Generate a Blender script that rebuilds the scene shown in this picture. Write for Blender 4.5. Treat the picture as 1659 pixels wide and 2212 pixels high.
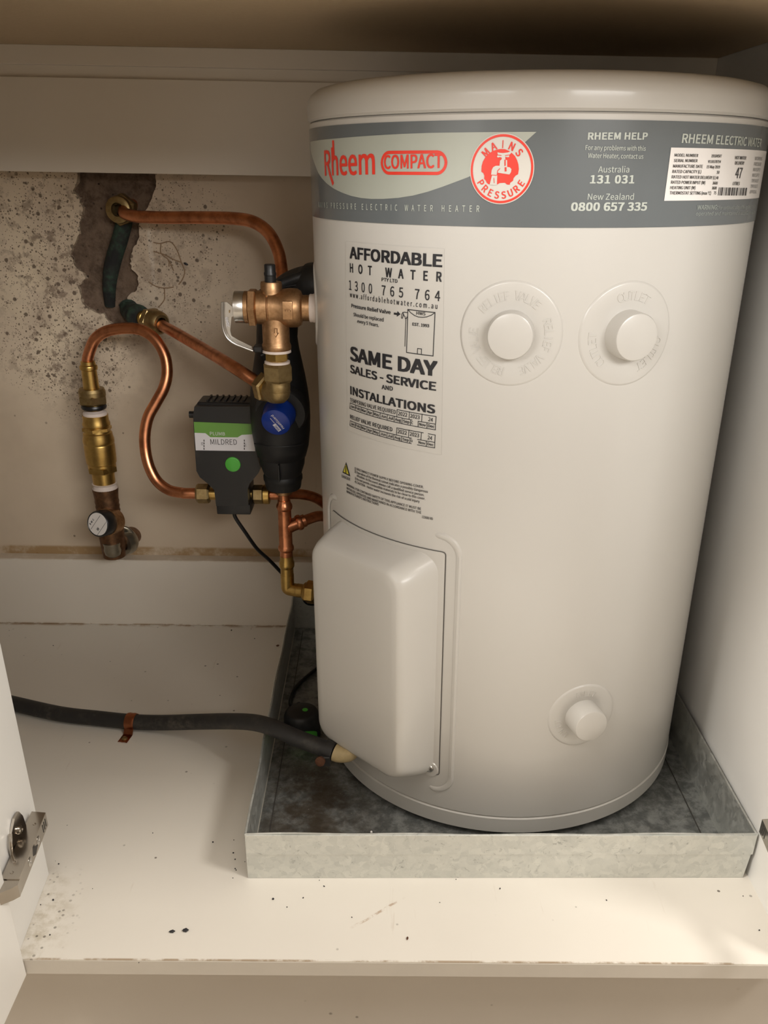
import bpy, bmesh, math, random
from mathutils import Vector as V, Matrix as M, Euler
random.seed(7)
for o in list(bpy.data.objects): bpy.data.objects.remove(o)
S = bpy.context.scene; COL = S.collection
PI = math.pi
# ------------------------------------------------------------------ camera
IW, IH = 1659, 2212
CF = 1858.87; CC = V((-.13646, -.88022, .62287)); PX, PY = 27.877, 136.495
_y, _p, _r = [math.radians(a) for a in (-.76519, 25.58735, 1.05019)]
FW = V((-math.sin(_y)*math.cos(_p), math.cos(_y)*math.cos(_p), -math.sin(_p)))
RT = V((math.cos(_y), math.sin(_y), 0)); UP = RT.cross(FW)
RT, UP = RT*math.cos(_r)+UP*math.sin(_r), -RT*math.sin(_r)+UP*math.cos(_r)
cd = bpy.data.cameras.new('camera'); cam = bpy.data.objects.new('camera', cd); COL.objects.link(cam)
cd.sensor_fit = 'HORIZONTAL'; cd.sensor_width = 36; cd.lens = CF/IW*36
cd.shift_x = -PX/IW; cd.shift_y = PY/IW; cd.clip_start = .01
mw = M.Identity(4)
for i in range(3):
    mw[i][0] = RT[i]; mw[i][1] = UP[i]; mw[i][2] = -FW[i]; mw[i][3] = CC[i]
cam.matrix_world = mw; S.camera = cam
# ------------------------------------------------------------------ light
S.view_settings.view_transform = 'Standard'; S.view_settings.look = 'None'
S.view_settings.gamma = 1; S.view_settings.use_curve_mapping = False
S.view_settings.exposure = -0.10
wd = bpy.data.worlds.new('world'); S.world = wd; wd.use_nodes = True
bgn = wd.node_tree.nodes['Background']; bgn.inputs[0].default_value = (1, .89, .775, 1); bgn.inputs[1].default_value = .74
def area(name, loc, target, sx, sy, power, col):
    l = bpy.data.lights.new(name, 'AREA'); l.shape = 'RECTANGLE'; l.size = sx; l.size_y = sy
    l.energy = power; l.color = col
    o = bpy.data.objects.new(name, l); COL.objects.link(o); o.location = loc
    o.rotation_euler = (V(target)-V(loc)).to_track_quat('-Z', 'Y').to_euler(); return o
area('left_window_light', (-1.7, -3.0, 1.62), (0, -.1, .5), 1.5, .8, 45, (1, .985, .95))
area('right_window_light', (1.2, -3.1, 1.60), (-.2, 0, .35), 1.7, .9, 88, (1, .985, .955))
area('unseen_overhead_light', (.0, -.86, 2.1), (.0, -.80, 0), 1.2, .36, 14, (1, .955, .885))
area('unseen_overhead_light', (1.3, -1.0, 1.9), (-.1, -.4, 0), .4, .4, 24, (1, .955, .885))  # added fill from the right, brightens the stile and open door
area('unseen_overhead_light', (-1.3, -1.0, 1.9), (.15, -.35, 0), .4, .4, 33, (1, .955, .885))  # added fill from the left, brightens the right cabinet wall
# ------------------------------------------------------------------ rays through the photograph's frame
def ray(x, y): return FW+RT*((x-IW/2-PX)/CF)-UP*((y-IH/2-PY)/CF)
def atx(x, y, X): r = ray(x, y); return CC+r*((X-CC.x)/r.x)
def aty(x, y, Y): r = ray(x, y); return CC+r*((Y-CC.y)/r.y)
def atz(x, y, Z): r = ray(x, y); return CC+r*((Z-CC.z)/r.z)
# ------------------------------------------------------------------ materials
def lin(c):
    if isinstance(c, str):
        c = [int(c[i:i+2], 16)/255 for i in (0, 2, 4)]
        c = [v/12.92 if v <= .04045 else ((v+.055)/1.055)**2.4 for v in c]
    return (c[0], c[1], c[2], 1)
class NT:
    def __init__(s, name):
        s.m = bpy.data.materials.new(name); s.m.use_nodes = True; s.t = s.m.node_tree
        s.b = s.t.nodes['Principled BSDF']; s.tc = None
    def put(s, sock, v):
        if isinstance(v, bpy.types.NodeSocket): s.t.links.new(v, sock)
        else:
            if sock.type == 'RGBA': v = lin(v)
            sock.default_value = v
    def n(s, typ, ins=(), **kw):
        nd = s.t.nodes.new('ShaderNode'+typ)
        for k, v in kw.items(): setattr(nd, k, v)
        for k, v in dict(ins).items(): s.put(nd.inputs[k], v)
        return nd
    def co(s):
        if not s.tc: s.tc = s.n('TexCoord').outputs['Object']
        return s.tc
    def math(s, op, a, b=0, c=0, clamp=False): return s.n('Math', {0: a, 1: b, 2: c}, operation=op, use_clamp=clamp).outputs[0]
    def noise(s, scale, detail=4, rough=.55, co=None, dist=0): return s.n('TexNoise', {'Vector': co or s.co(), 'Scale': scale, 'Detail': detail, 'Roughness': rough, 'Distortion': dist}).outputs[0]
    def vor(s, scale, feat='F1', out='Distance', co=None, rnd=1): return s.n('TexVoronoi', {'Vector': co or s.co(), 'Scale': scale, 'Randomness': rnd}, feature=feat).outputs[out]
    def step(s, v, lo, hi): return s.n('MapRange', {0: v, 1: lo, 2: hi}, interpolation_type='SMOOTHSTEP').outputs[0]
    def mix(s, f, a, b):
        nd = s.n('Mix', (), data_type='RGBA'); s.put(nd.inputs[0], f); s.put(nd.inputs[6], a); s.put(nd.inputs[7], b); return nd.outputs[2]
    def mul(s, a, b): return s.math('MULTIPLY', a, b)
    def blob(s, c, r, soft=.5, co=None):
        m = s.n('VectorMath', {0: co or s.co(), 1: V(c)}, operation='SUBTRACT').outputs[0]
        m = s.n('VectorMath', {0: m, 1: V([1/q for q in r])}, operation='MULTIPLY').outputs[0]
        l = s.n('VectorMath', {0: m}, operation='LENGTH').outputs['Value']
        return s.step(l, 1, 1-soft)
    def sep(s, co=None): return s.n('SeparateXYZ', {0: co or s.co()}).outputs
    def stretch(s, v): return s.n('VectorMath', {0: s.co(), 1: V(v)}, operation='MULTIPLY').outputs[0]
    def bump(s, h, dist=.001, st=.5): s.t.links.new(s.n('Bump', {'Height': h, 'Distance': dist, 'Strength': st}).outputs[0], s.b.inputs['Normal'])
    def fin(s, col, rough=.5, metal=0, coat=0, spec=.5):
        s.put(s.b.inputs['Base Color'], col); s.put(s.b.inputs['Roughness'], rough); s.put(s.b.inputs['Metallic'], metal)
        s.b.inputs['Coat Weight'].default_value = coat; s.b.inputs['Coat Roughness'].default_value = .12
        s.b.inputs['Specular IOR Level'].default_value = spec
        return s.m
def plain(name, col, rough=.5, metal=0, coat=0, var=.06, scale=40, spec=.5):
    g = NT(name); c = lin(col); f = g.noise(scale, 3)
    lo = [v*(1-var) for v in c[:3]]; hi = [min(1, v*(1+var)) for v in c[:3]]
    return g.fin(g.mix(f, lo, hi), rough, metal, coat, spec)
MT = {}
MT['paint'] = plain('heater_paint', (.585, .565, .53), .33, 0, .25, .015, 6)
MT['band'] = plain('grey_band_film', (.135, .150, .158), .22, 0, .4, .04, 12)
MT['leaf'] = plain('pale_green_grey_print', (.43, .45, .395), .25, 0, .3, .02, 20)
MT['badge'] = plain('badge_white_print', (.66, .63, .58), .25, 0, .3, .02, 20)
MT['red'] = plain('fluorescent_red_print', (.80, .05, .03), .3, 0, .2, .03, 30)
MT['text_light'] = plain('pale_lettering', (.52, .55, .50), .35, 0, 0, .03, 80)
MT['text_dim'] = plain('thin_pale_lettering', (.34, .37, .35), .35, 0, 0, .03, 80)
MT['ink'] = plain('black_ink', (.018, .018, .022), .4, 0, 0, .1, 80)
MT['ink_soft'] = plain('small_print_ink', (.06, .055, .055), .4, 0, 0, .1, 80)
MT['label_white'] = plain('rating_label_film', (.86, .82, .79), .3, 0, .2, .02, 30)
MT['film'] = plain('clear_sticker_film', (.575, .555, .518), .26, 0, .35, .02, 20)
MT['yellow'] = plain('hazard_yellow', (.62, .55, .04), .35, 0, 0, .04, 60)
MT['dark_gap'] = plain('painted_gap_shadow', (.05, .045, .04), .6)  # dark colour standing in for the shade inside gaps and slots
MT['steel'] = plain('bright_steel', (.62, .60, .57), .28, 1, 0, .08, 60)
MT['nickel'] = plain('nickel_hinge_steel', (.46, .42, .37), .2, 1, 0, .12, 50)
MT['tape'] = plain('white_thread_tape', (.72, .62, .56), .6, 0, 0, .1, 150)
MT['blue'] = plain('blue_plastic', (.004, .03, .24), .3, 0, .2, .06, 40)
MT['green'] = plain('green_plastic', (.08, .42, .05), .35, 0, .1, .05, 40)
MT['green_print'] = plain('leaf_green_print', (.13, .30, .05), .35, 0, .1, .05, 40)
MT['white_print'] = plain('white_print', (.68, .66, .68), .35, 0, .1, .03, 40)
MT['cream'] = plain('aged_cream_plastic', (.50, .39, .21), .5, 0, 0, .25, 120)
MT['clear_plastic'] = plain('corroded_chrome', (.33, .30, .24), .32, .9, 0, .5, 60)
MT['rust'] = plain('rusty_steel', (.12, .05, .025), .8, .3, 0, .5, 200)
MT['fibre'] = plain('dried_brown_fibre', (.30, .20, .12), .8, 0, 0, .2, 90)
def g_brass(name, a, b, rough, sc=70):
    g = NT(name); f = g.noise(sc, 5, .6); c = g.mix(g.step(f, .35, .7), a, b)
    return g.fin(c, g.math('MULTIPLY_ADD', f, .25, rough-.1), 1)
MT['brass'] = g_brass('yellow_brass', (.66, .45, .15), (.50, .32, .10), .30)
MT['brass_dull'] = g_brass('dull_cast_brass', (.42, .31, .15), (.31, .22, .10), .42, 160)
MT['bronze'] = g_brass('cast_bronze', (.50, .30, .16), (.38, .22, .11), .42, 260)
MT['bronze_old'] = g_brass('aged_gunmetal', (.24, .13, .07), (.15, .085, .05), .5, 160)
def g_copper():
    g = NT('copper_tube'); f = g.noise(55, 5, .65); f2 = g.noise(g.math('ADD', 14, 0), 3)
    c = g.mix(g.step(f, .40, .66), (.78, .33, .17), (.52, .20, .10)); c = g.mix(g.mul(g.step(f2, .5, .75), .55), c, (.30, .12, .06))
    return g.fin(c, g.math('MULTIPLY_ADD', f, .25, .2), 1)
MT['copper'] = g_copper()
def g_black(name, col, rough, dust):
    g = NT(name); f = g.noise(120, 6, .7); f2 = g.noise(22, 4, .6)
    c = g.mix(g.mul(g.step(f2, .42, .75), g.mul(g.step(f, .4, .7), dust)), col, (.13, .115, .095))
    return g.fin(c, rough)
MT['black'] = g_black('black_plastic', (.012, .012, .013), .38, .1)
MT['foam'] = g_black('black_rubber_jacket', (.010, .010, .011), .5, .12)
MT['conduit'] = g_black('dusty_black_conduit', (.022, .021, .021), .55, .7)
MT['cable'] = plain('black_cable', (.008, .008, .009), .35)
def g_melamine(name, base, kind):
    g = NT(name); x, y, z = g.sep()[:3]
    n1 = g.noise(9, 3); c = g.mix(n1, [v*.975 for v in base], [min(1, v*1.02) for v in base])
    if kind == 'floor':
        spk = g.mul(g.step(g.vor(55), .10, .055), g.step(g.noise(14, 2), .52, .60))
        c = g.mix(g.mul(spk, .8), c, (.06, .04, .025))
        st = g.stretch((30, 3, 1)); sm = g.mul(g.step(g.noise(3, 4, .6, st), .66, .76), .25)
        c = g.mix(sm, c, (.42, .30, .20))
        near = g.blob((-.452, -.315, 0), (.050, .090, .05), .8)
        dirt = g.mul(near, g.step(g.noise(60, 5, .7), .42, .66))
        c = g.mix(g.mul(dirt, .55), c, (.46, .39, .27))
        d2 = g.mul(near, g.step(g.vor(140), .24, .12)); c = g.mix(g.mul(d2, .8), c, (.07, .05, .03))
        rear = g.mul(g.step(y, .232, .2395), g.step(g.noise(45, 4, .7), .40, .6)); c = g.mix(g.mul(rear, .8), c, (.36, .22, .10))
        front = g.mul(g.mul(g.step(y, -.3513, -.3528), g.step(z, -.0012, -.0004)), g.step(g.noise(38, 4, .7), .42, .58)); c = g.mix(g.mul(front, .75), c, (.30, .19, .09))
        scr = g.mul(g.mul(g.blob((-.14, -.30, 0), (.035, .03, .02), .5), g.step(g.math('ABSOLUTE', g.math('SUBTRACT', g.math('ADD', g.math('MULTIPLY', x, .75), g.mul(g.noise(60, 3), .006)), g.math('ADD', y, .1975))), .0022, .0008)), g.step(g.noise(120, 3), .4, .55))
        c = g.mix(g.mul(scr, .7), c, (.40, .26, .16))
    if kind == 'rail':
        glue = g.mul(g.mul(g.step(z, .1030, .1045), g.step(z, .2, .15)), g.step(g.noise(28, 5, .7), .30, .52)); c = g.mix(g.mul(glue, .3), c, (.42, .30, .16))
        low = g.mul(g.step(z, .0028, .0004), g.step(g.noise(40, 5, .7), .40, .55)); c = g.mix(g.mul(low, .75), c, (.36, .22, .09))
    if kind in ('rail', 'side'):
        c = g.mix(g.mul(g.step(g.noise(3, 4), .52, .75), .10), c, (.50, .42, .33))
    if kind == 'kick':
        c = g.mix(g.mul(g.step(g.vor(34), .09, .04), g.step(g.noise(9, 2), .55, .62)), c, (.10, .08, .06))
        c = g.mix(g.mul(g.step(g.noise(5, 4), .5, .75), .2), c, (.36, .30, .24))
    return g.fin(c, .34 if kind != 'kick' else .5, 0, .05)
WH = (.80, .755, .68)
MT['floor'] = g_melamine('white_melamine_base', WH, 'floor')
MT['rail'] = g_melamine('white_melamine_rail', (.80, .735, .645), 'rail')
MT['side'] = g_melamine('brightened_melamine_side', (.88, .87, .845), 'side')  # side panels whitened in colour to stand for stronger light on them
MT['door'] = g_melamine('white_door_panel', (.88, .865, .835), 'door')
MT['kick'] = g_melamine('shade_toned_kick_panel', (.49, .44, .385), 'kick')  # white board toned down in colour to carry its shade
def g_ceiling():
    g = NT('benchtop_chipboard_underside'); f = g.noise(200, 5, .7); f2 = g.noise(5, 4)
    c = g.mix(f, (.48, .37, .235), (.60, .475, .32)); c = g.mix(g.mul(f2, .4), c, (.50, .385, .25))
    g.bump(f, .0006, .4); return g.fin(c, .75)
MT['ceiling'] = g_ceiling()
def g_wall():
    g = NT('mouldy_back_wall'); x, y, z = g.sep()[:3]
    c = g.mix(g.noise(7, 4), (.57, .455, .335), (.70, .585, .45))
    c = g.mix(g.mul(g.step(g.noise(4, 5, .6), .50, .72), .35), c, (.36, .27, .185))
    c = g.mix(g.mul(g.mul(g.blob((-.58, .258, .47), (.11, .2, .2), .9), g.step(g.noise(16, 4), .40, .6)), .6), c, (.74, .62, .45))
    c = g.mix(g.mul(g.blob((-.434, .2585, .515), (.004, .2, .055), .6), g.step(g.noise(70, 3), .35, .55)), c, (.72, .63, .52))
    # damp halo round the broken plaster
    halo = g.blob((-.49, .258, .47), (.17, .2, .20), .9); c = g.mix(g.mul(g.mul(halo, g.step(g.noise(22, 5, .65), .42, .66)), .6), c, (.29, .21, .15))
    # mould colonies, thick to the left of the hole and thinning outwards
    reg = g.blob((-.55, .258, .49), (.125, .2, .24), .85); reg2 = g.blob((-.42, .258, .52), (.13, .2, .17), .9); reg3 = g.blob((-.56, .258, .40), (.12, .2, .10), .8)
    rr = g.math('MAXIMUM', reg, g.math('MAXIMUM', g.mul(reg2, .55), reg3))
    def specks(scale, thr, lvl):
        dst = g.math('ADD', g.vor(scale), g.mul(g.noise(scale*2.3, 3), .16))
        gate = g.step(g.math('ADD', g.noise(scale*.28, 3), g.mul(rr, .30)), lvl, lvl+.08)
        return g.mul(g.mul(g.step(dst, thr, thr-.09), gate), g.step(rr, .03, .25))
    for a in ((330, .34, .52), (170, .33, .60), (80, .32, .60)):
        c = g.mix(g.mul(specks(*a), .86), c, (.095, .062, .04))
    c = g.mix(g.mul(g.mul(rr, g.step(g.noise(50, 6, .75), .50, .60)), .72), c, (.17, .115, .08))
    # sparse spots everywhere, drip lines
    c = g.mix(g.mul(g.mul(g.step(g.vor(38), .085, .04), g.step(g.noise(11, 2), .50, .58)), .75), c, (.10, .065, .04))
    dr = g.stretch((60, 1, 3.2)); c = g.mix(g.mul(g.mul(g.step(g.noise(1.6, 3, .5, dr), .70, .76), g.step(z, .42, .25)), .35), c, (.20, .12, .075))
    gl = g.mul(g.step(z, .1200, .1155), g.step(g.noise(20, 5, .7), .30, .55)); c = g.mix(g.mul(gl, .85), c, (.34, .20, .07))
    g.bump(g.noise(60, 5), .0008, .4)
    return g.fin(c, .6)
MT['wall'] = g_wall()
def g_masonry():
    g = NT('bare_brown_render'); f = g.noise(60, 8, .75); v = g.vor(120)
    c = g.mix(g.step(f, .33, .60), (.10, .068, .048), (.215, .150, .108)); c = g.mix(g.mul(g.step(v, .22, .10), g.step(g.noise(30, 3), .45, .6)), c, (.03, .022, .018))
    c = g.mix(g.mul(g.step(g.noise(12, 4), .52, .7), .6), c, (.205, .142, .098))
    g.bump(g.math('ADD', f, g.mul(v, .5)), .004, .9); return g.fin(c, .95, spec=.2)
MT['masonry'] = g_masonry()
def g_verdigris():
    g = NT('corroded_green_copper'); f = g.noise(70, 6, .7); c = g.mix(g.step(f, .38, .62), (.020, .024, .020), (.032, .066, .042))
    c = g.mix(g.step(g.noise(30, 4), .48, .62), c, (.012, .012, .012)); g.bump(f, .002, .8); return g.fin(c, .85)
MT['verdigris'] = g_verdigris()
def g_zinc(name, dirt):
    g = NT(name); w = g.n('VectorMath', {0: g.co(), 1: g.n('VectorMath', {0: g.n('TexNoise', {'Vector': g.co(), 'Scale': 60.0, 'Detail': 4.0}).outputs['Color'], 1: V((.022,)*3)}, operation='MULTIPLY').outputs[0]}, operation='ADD').outputs[0]
    cell = g.n('TexVoronoi', {'Vector': w, 'Scale': 150.0}).outputs['Color']; cs = g.sep(cell)
    f = g.math('ADD', g.mul(cs[0], .35), g.mul(g.noise(110, 6, .75, dist=.8), .65))
    c = g.mix(f, (.56, .58, .565), (.80, .81, .775))
    c = g.mix(g.mul(g.step(g.noise(75, 6, .8, dist=2.0), .575, .66), .6), c, (.30, .315, .31))
    rough = g.math('MULTIPLY_ADD', cs[1], .22, .36); met = .86
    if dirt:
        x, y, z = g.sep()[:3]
        d = g.mul(g.step(z, .006, .002), g.math('MULTIPLY_ADD', g.step(g.noise(55, 6, .75, dist=.2), .38, .62), -.28, .90)); c = g.mix(d, c, (.085, .09, .088))  # tray floor colour darkened to stand for shade and dark reflections
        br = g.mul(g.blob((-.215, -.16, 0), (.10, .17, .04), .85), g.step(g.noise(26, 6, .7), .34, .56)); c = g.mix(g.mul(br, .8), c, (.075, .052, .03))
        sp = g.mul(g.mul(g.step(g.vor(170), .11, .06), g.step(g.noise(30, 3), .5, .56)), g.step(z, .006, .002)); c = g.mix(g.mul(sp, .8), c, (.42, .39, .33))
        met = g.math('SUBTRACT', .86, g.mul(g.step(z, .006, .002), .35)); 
    g.bump(g.noise(24, 3), .0015, .25)
    return g.fin(c, rough, met)
MT['zinc'] = g_zinc('galvanised_sheet', False); MT['zinc_dirty_shaded'] = g_zinc('dirty_shaded_galvanised_sheet', True)
# ------------------------------------------------------------------ object helpers
ROOT = {}
def tag(o, label=None, cat=None, group=None, kind=None):
    if label: o['label'] = label
    if cat: o['category'] = cat
    if group: o['group'] = group
    if kind: o['kind'] = kind
    return o
def thing(name, label, cat, loc=(0, 0, 0), rot=(0, 0, 0), group=None):
    o = bpy.data.objects.new(name, None); COL.objects.link(o); o.empty_display_size = .02
    o.location = loc; o.rotation_euler = rot; tag(o, label, cat, group)
    ROOT[o.name] = M.LocRotScale(V(loc), Euler(rot), None).inverted(); return o
def obj(name, bm, mat, parent=None, smooth=True, local=False, loc=None, angle=35):
    me = bpy.data.meshes.new(name)
    inv = None
    if parent is not None:
        p = parent
        while p.parent: p = p.parent
        if not local: inv = ROOT[p.name]
    elif loc is not None: inv = M.Translation(-V(loc))
    if inv: bm.transform(inv)
    bmesh.ops.recalc_face_normals(bm, faces=bm.faces[:]) if smooth != 'flat2d' else None
    bm.to_mesh(me); bm.free()
    o = bpy.data.objects.new(name, me); COL.objects.link(o); me.materials.append(MT[mat] if isinstance(mat, str) else mat)
    if smooth is True:
        me.shade_smooth()
        try: me.set_sharp_from_angle(angle=math.radians(angle))
        except Exception: pass
    if parent is not None: o.parent = parent
    elif loc is not None: o.location = loc; ROOT[o.name] = inv
    return o
def struct(name, bm, mat, smooth=False): return tag(obj(name, bm, mat, None, smooth), kind='structure')
def NB(): return bmesh.new()
def box(bm, a, b, bev=0, seg=2, rot=None):
    a, b = V(a), V(b); r = bmesh.ops.create_cube(bm, size=1); vs = r['verts']; c = (a+b)/2; d = b-a
    for v in vs:
        q = V((v.co.x*d.x, v.co.y*d.y, v.co.z*d.z)); v.co = c+(rot @ q if rot else q)
    if bev:
        es = {e for v in vs for e in v.link_edges}
        bmesh.ops.bevel(bm, geom=list(es), offset=bev, segments=seg, profile=.6, affect='EDGES')
    return bm
def frame(axis):
    z = V(axis).normalized(); t = V((0, 0, 1)) if abs(z.z) < .9 else V((1, 0, 0))
    x = t.cross(z).normalized(); return x, z.cross(x), z
def lathe(bm, prof, o, axis, seg=40, sx=1, sy=1, fr=None, n=None, phase=0):
    """prof: (radius, height along the axis)"""
    x, y, z = fr or frame(axis); o = V(o); rings = []
    for r, h in prof:
        if r < 1e-6: rings.append([bm.verts.new(o+z*h)])
        else: rings.append([bm.verts.new(o+z*h+x*(sx*r*math.cos(2*PI*k/seg+phase))+y*(sy*r*math.sin(2*PI*k/seg+phase))) for k in range(seg)])
    for A, B in zip(rings, rings[1:]):
        for k in range(seg):
            l = (k+1) % seg
            if len(A) == 1 and len(B) == 1: continue
            if len(A) == 1: bm.faces.new((A[0], B[l], B[k]))
            elif len(B) == 1: bm.faces.new((A[k], A[l], B[0]))
            else: bm.faces.new((A[k], A[l], B[l], B[k]))
    return bm
def cyl(bm, o, axis, r, l, bev=.0006, seg=32, h0=0):
    b = min(bev, r*.4, l*.4)
    return lathe(bm, [(0, h0), (r-b, h0), (r, h0+b), (r, h0+l-b), (r-b, h0+l), (0, h0+l)], o, axis, seg)
def hexn(bm, o, axis, r, l, h0=0, hole=0, phase=0, seg=6):
    """hex nut, r = corner radius, chamfered"""
    c = r*.87; b = l*.14
    lathe(bm, [(hole, h0), (c, h0), (r, h0+b), (r, h0+l-b), (c, h0+l), (hole, h0+l)] if hole else [(0, h0), (c, h0), (r, h0+b), (r, h0+l-b), (c, h0+l), (0, h0+l)], o, axis, seg, phase=phase)
    return bm
def smooth_path(pts, n=10):
    pts = [V(p) for p in pts]; P = [pts[0]*2-pts[1]]+pts+[pts[-1]*2-pts[-2]]; out = []
    for i in range(1, len(P)-2):
        a, b, c, d = P[i-1:i+3]
        for k in range(n):
            t = k/n; out.append(.5*((2*b)+(c-a)*t+(2*a-5*b+4*c-d)*t*t+(3*b-a-3*c+d)*t**3))
    out.append(pts[-1]); return out
def tube(bm, pts, r, seg=20, n=10, smooth=True, cap=True):
    P = smooth_path(pts, n) if smooth else [V(p) for p in pts]
    R = r if callable(r) else (lambda t: r); rings = []; x = None
    for i, p in enumerate(P):
        t = (P[min(i+1, len(P)-1)]-P[max(i-1, 0)]).normalized()
        if x is None: x = frame(t)[0]
        x = (x-t*x.dot(t)).normalized(); y = t.cross(x); rr = R(i/(len(P)-1))
        rings.append([bm.verts.new(p+(x*math.cos(2*PI*k/seg)+y*math.sin(2*PI*k/seg))*rr) for k in range(seg)])
    for A, B in zip(rings, rings[1:]):
        for k in range(seg): l = (k+1) % seg; bm.faces.new((A[k], A[l], B[l], B[k]))
    if cap: bm.faces.new(rings[0][::-1]); bm.faces.new(rings[-1])
    return bm
def prism(bm, pts, d):
    """polygon of 3D points swept by the vector d"""
    A = [bm.verts.new(V(p)) for p in pts]; B = [bm.verts.new(V(p)+V(d)) for p in pts]; n = len(A)
    bm.faces.new(A[::-1]); bm.faces.new(B)
    for k in range(n): l = (k+1) % n; bm.faces.new((A[k], A[l], B[l], B[k]))
    return bm
def bevel_all(bm, off, seg=2, ang=30):
    es = [e for e in bm.edges if len(e.link_faces) == 2 and e.calc_face_angle(0) > math.radians(ang)]
    bmesh.ops.bevel(bm, geom=es, offset=off, segments=seg, profile=.6, affect='EDGES'); return bm
def transform(bm, m, i0=0):
    bm.verts.ensure_lookup_table()
    for v in bm.verts[i0:]: v.co = m @ v.co
    return bm
# --- lettering: text outlines turned into mesh, normalised so the capital height is 1
_tc = {}
try: SANS = bpy.data.fonts.load(bpy.utils.system_resource('DATAFILES')+'/fonts/Noto Sans CJK Regular.woff2')
except Exception: SANS = None
def glyphs(s, bold=0, space=1, ext=0):
    key = (s, bold, space, ext)
    if key in _tc: return _tc[key]
    def mk(body):
        c = bpy.data.curves.new('t', 'FONT'); c.body = body; c.size = 1
        if SANS: c.font = SANS
        c.offset = 0; c.space_character = space
        c.resolution_u = 3; c.extrude = ext; c.fill_mode = 'FRONT' if not ext else 'BOTH'
        o = bpy.data.objects.new('t', c); COL.objects.link(o); bpy.context.view_layer.update()
        me = bpy.data.meshes.new_from_object(o.evaluated_get(bpy.context.evaluated_depsgraph_get()))
        vs = [v.co.copy() for v in me.vertices]; fs = [tuple(p.vertices) for p in me.polygons]
        bpy.data.objects.remove(o); bpy.data.curves.remove(c); bpy.data.meshes.remove(me); return vs, fs
    if ('H', bold) not in _tc: hv, _ = mk('H'); _tc[('H', bold)] = (min(v.y for v in hv), max(v.y for v in hv))
    h0, h1 = _tc[('H', bold)]; vs, fs = mk(s)
    x0 = min(v.x for v in vs); x1 = max(v.x for v in vs)
    out = ([V(((v.x-x0)/(x1-x0), (v.y-h0)/(h1-h0), v.z)) for v in vs], fs, (x1-x0)/(h1-h0)); _tc[key] = out; return out
def text(bm, s, fn, bold=0, space=1, ext=0):
    """fn maps (x 0..1 along the line, y in cap heights, z) to a 3D point"""
    vs, fs, asp = glyphs(s, bold, space, ext); b = max(0, bold)*1.9
    for k, (dx, dy) in enumerate(((0, 0),) if b < .003 else ((-1, -.55), (-1, .55), (1, -.55), (1, .55), (0, 0))):
        W = [bm.verts.new(fn(V((v.x*(1-2*b/asp)+b/asp*(1+dx), v.y*(1-1.1*b)+b*(.55+dy), v.z+k*4e-5)))) for v in vs]
        for f in fs: bm.faces.new([W[i] for i in f])
    return asp
def text_plane(bm, s, o, xd, yd, cap, width=None, bold=0, space=1, lift=None):
    xd, yd = V(xd).normalized(), V(yd).normalized(); asp = glyphs(s, bold, space)[2]; w = width or asp*cap; zz = xd.cross(yd); n = zz*(lift or 0)
    text(bm, s, lambda v: V(o)+xd*(v.x*w)+yd*(v.y*cap)+n+zz*v.z, bold, space)
# ================================================================== SETTING
XR, YF, YB, ZC, XL = .2206, -.3534, .240, .7328, -.80
struct('floor', prism(NB(), [(-.473, YF, -.0174), (XR, YF, -.0174), (XR, .29, -.0174), (XL, .29, -.0174), (XL, -.34, -.0174), (-.473, -.34, -.0174)], (0, 0, .0174)), 'floor')
struct('trim_6', box(NB(), (-.4725, YF-.0006, -.0172), (XR+.015, YF-.0001, -.0013)), plain('shade_toned_edge', (.56, .515, .455), .4))  # greyer strip added so the front edge looks shaded
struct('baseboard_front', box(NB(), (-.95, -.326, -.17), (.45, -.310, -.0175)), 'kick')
struct('ceiling', box(NB(), (-.95, -.43, ZC), (.45, .33, ZC+.035)), 'ceiling')
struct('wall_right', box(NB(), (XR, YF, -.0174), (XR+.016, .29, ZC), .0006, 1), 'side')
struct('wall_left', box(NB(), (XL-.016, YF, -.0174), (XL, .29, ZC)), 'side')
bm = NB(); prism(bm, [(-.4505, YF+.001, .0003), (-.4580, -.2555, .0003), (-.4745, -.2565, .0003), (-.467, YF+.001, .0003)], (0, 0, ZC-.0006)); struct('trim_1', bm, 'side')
struct('trim_2', box(NB(), (XL, YB, 0), (XR, YB+.019, .1051), .0005, 1), 'rail')
struct('trim_3', box(NB(), (XL, .2147, .6071), (XR, .2570, .7021), .0005, 1), 'rail')
struct('trim_4', box(NB(), (XL, .2147, .7140), (XR, .2570, ZC), .0005, 1), 'rail')
struct('trim_5', box(NB(), (XL, .2185, .7022), (XR, .2565, .7139)), 'rail')
# back wall with the broken-out patch
YW = .2585
hole_px = [(190,20),(150,130),(95,240),(150,300),(180,370),(215,430),(205,520),(190,580),(170,660),(178,750),(110,860),(80,960),(85,1040),(110,1100),(150,1160),(190,1200),(235,1250),(215,1320),(160,1390),(185,1470),(190,1530),(240,1590),(300,1650),(390,1690),(480,1720),(520,1790),(610,1860),(760,1890),(900,1860),(860,1760),(780,1680),(740,1570),(765,1480),(860,1420),(875,1330),(868,1250),(800,1160),(785,1080),(800,960),(850,870),(895,780),(885,690),(895,600),(960,480),(1040,330),(1085,180),(1080,80),(1095,20)]
hole = [aty(140+x/5.53, 370+y/5.53, YW) for x, y in hole_px]
hole[0].z = hole[-1].z = .625; hole[0].x -= .002
hole = smooth_path(hole, 3)
hole = [p+V((random.uniform(-1, 1), 0, random.uniform(-1, 1)))*.0011 for p in hole]
bm = NB(); ov = [bm.verts.new(p) for p in ((XL, YW, .08), (XR, YW, .08), (XR, YW, ZC), (XL, YW, ZC))]; iv = [bm.verts.new(p) for p in hole]
es = [bm.edges.new((a[k], a[(k+1) % len(a)])) for a in (ov, iv) for k in range(len(a))]
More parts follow.
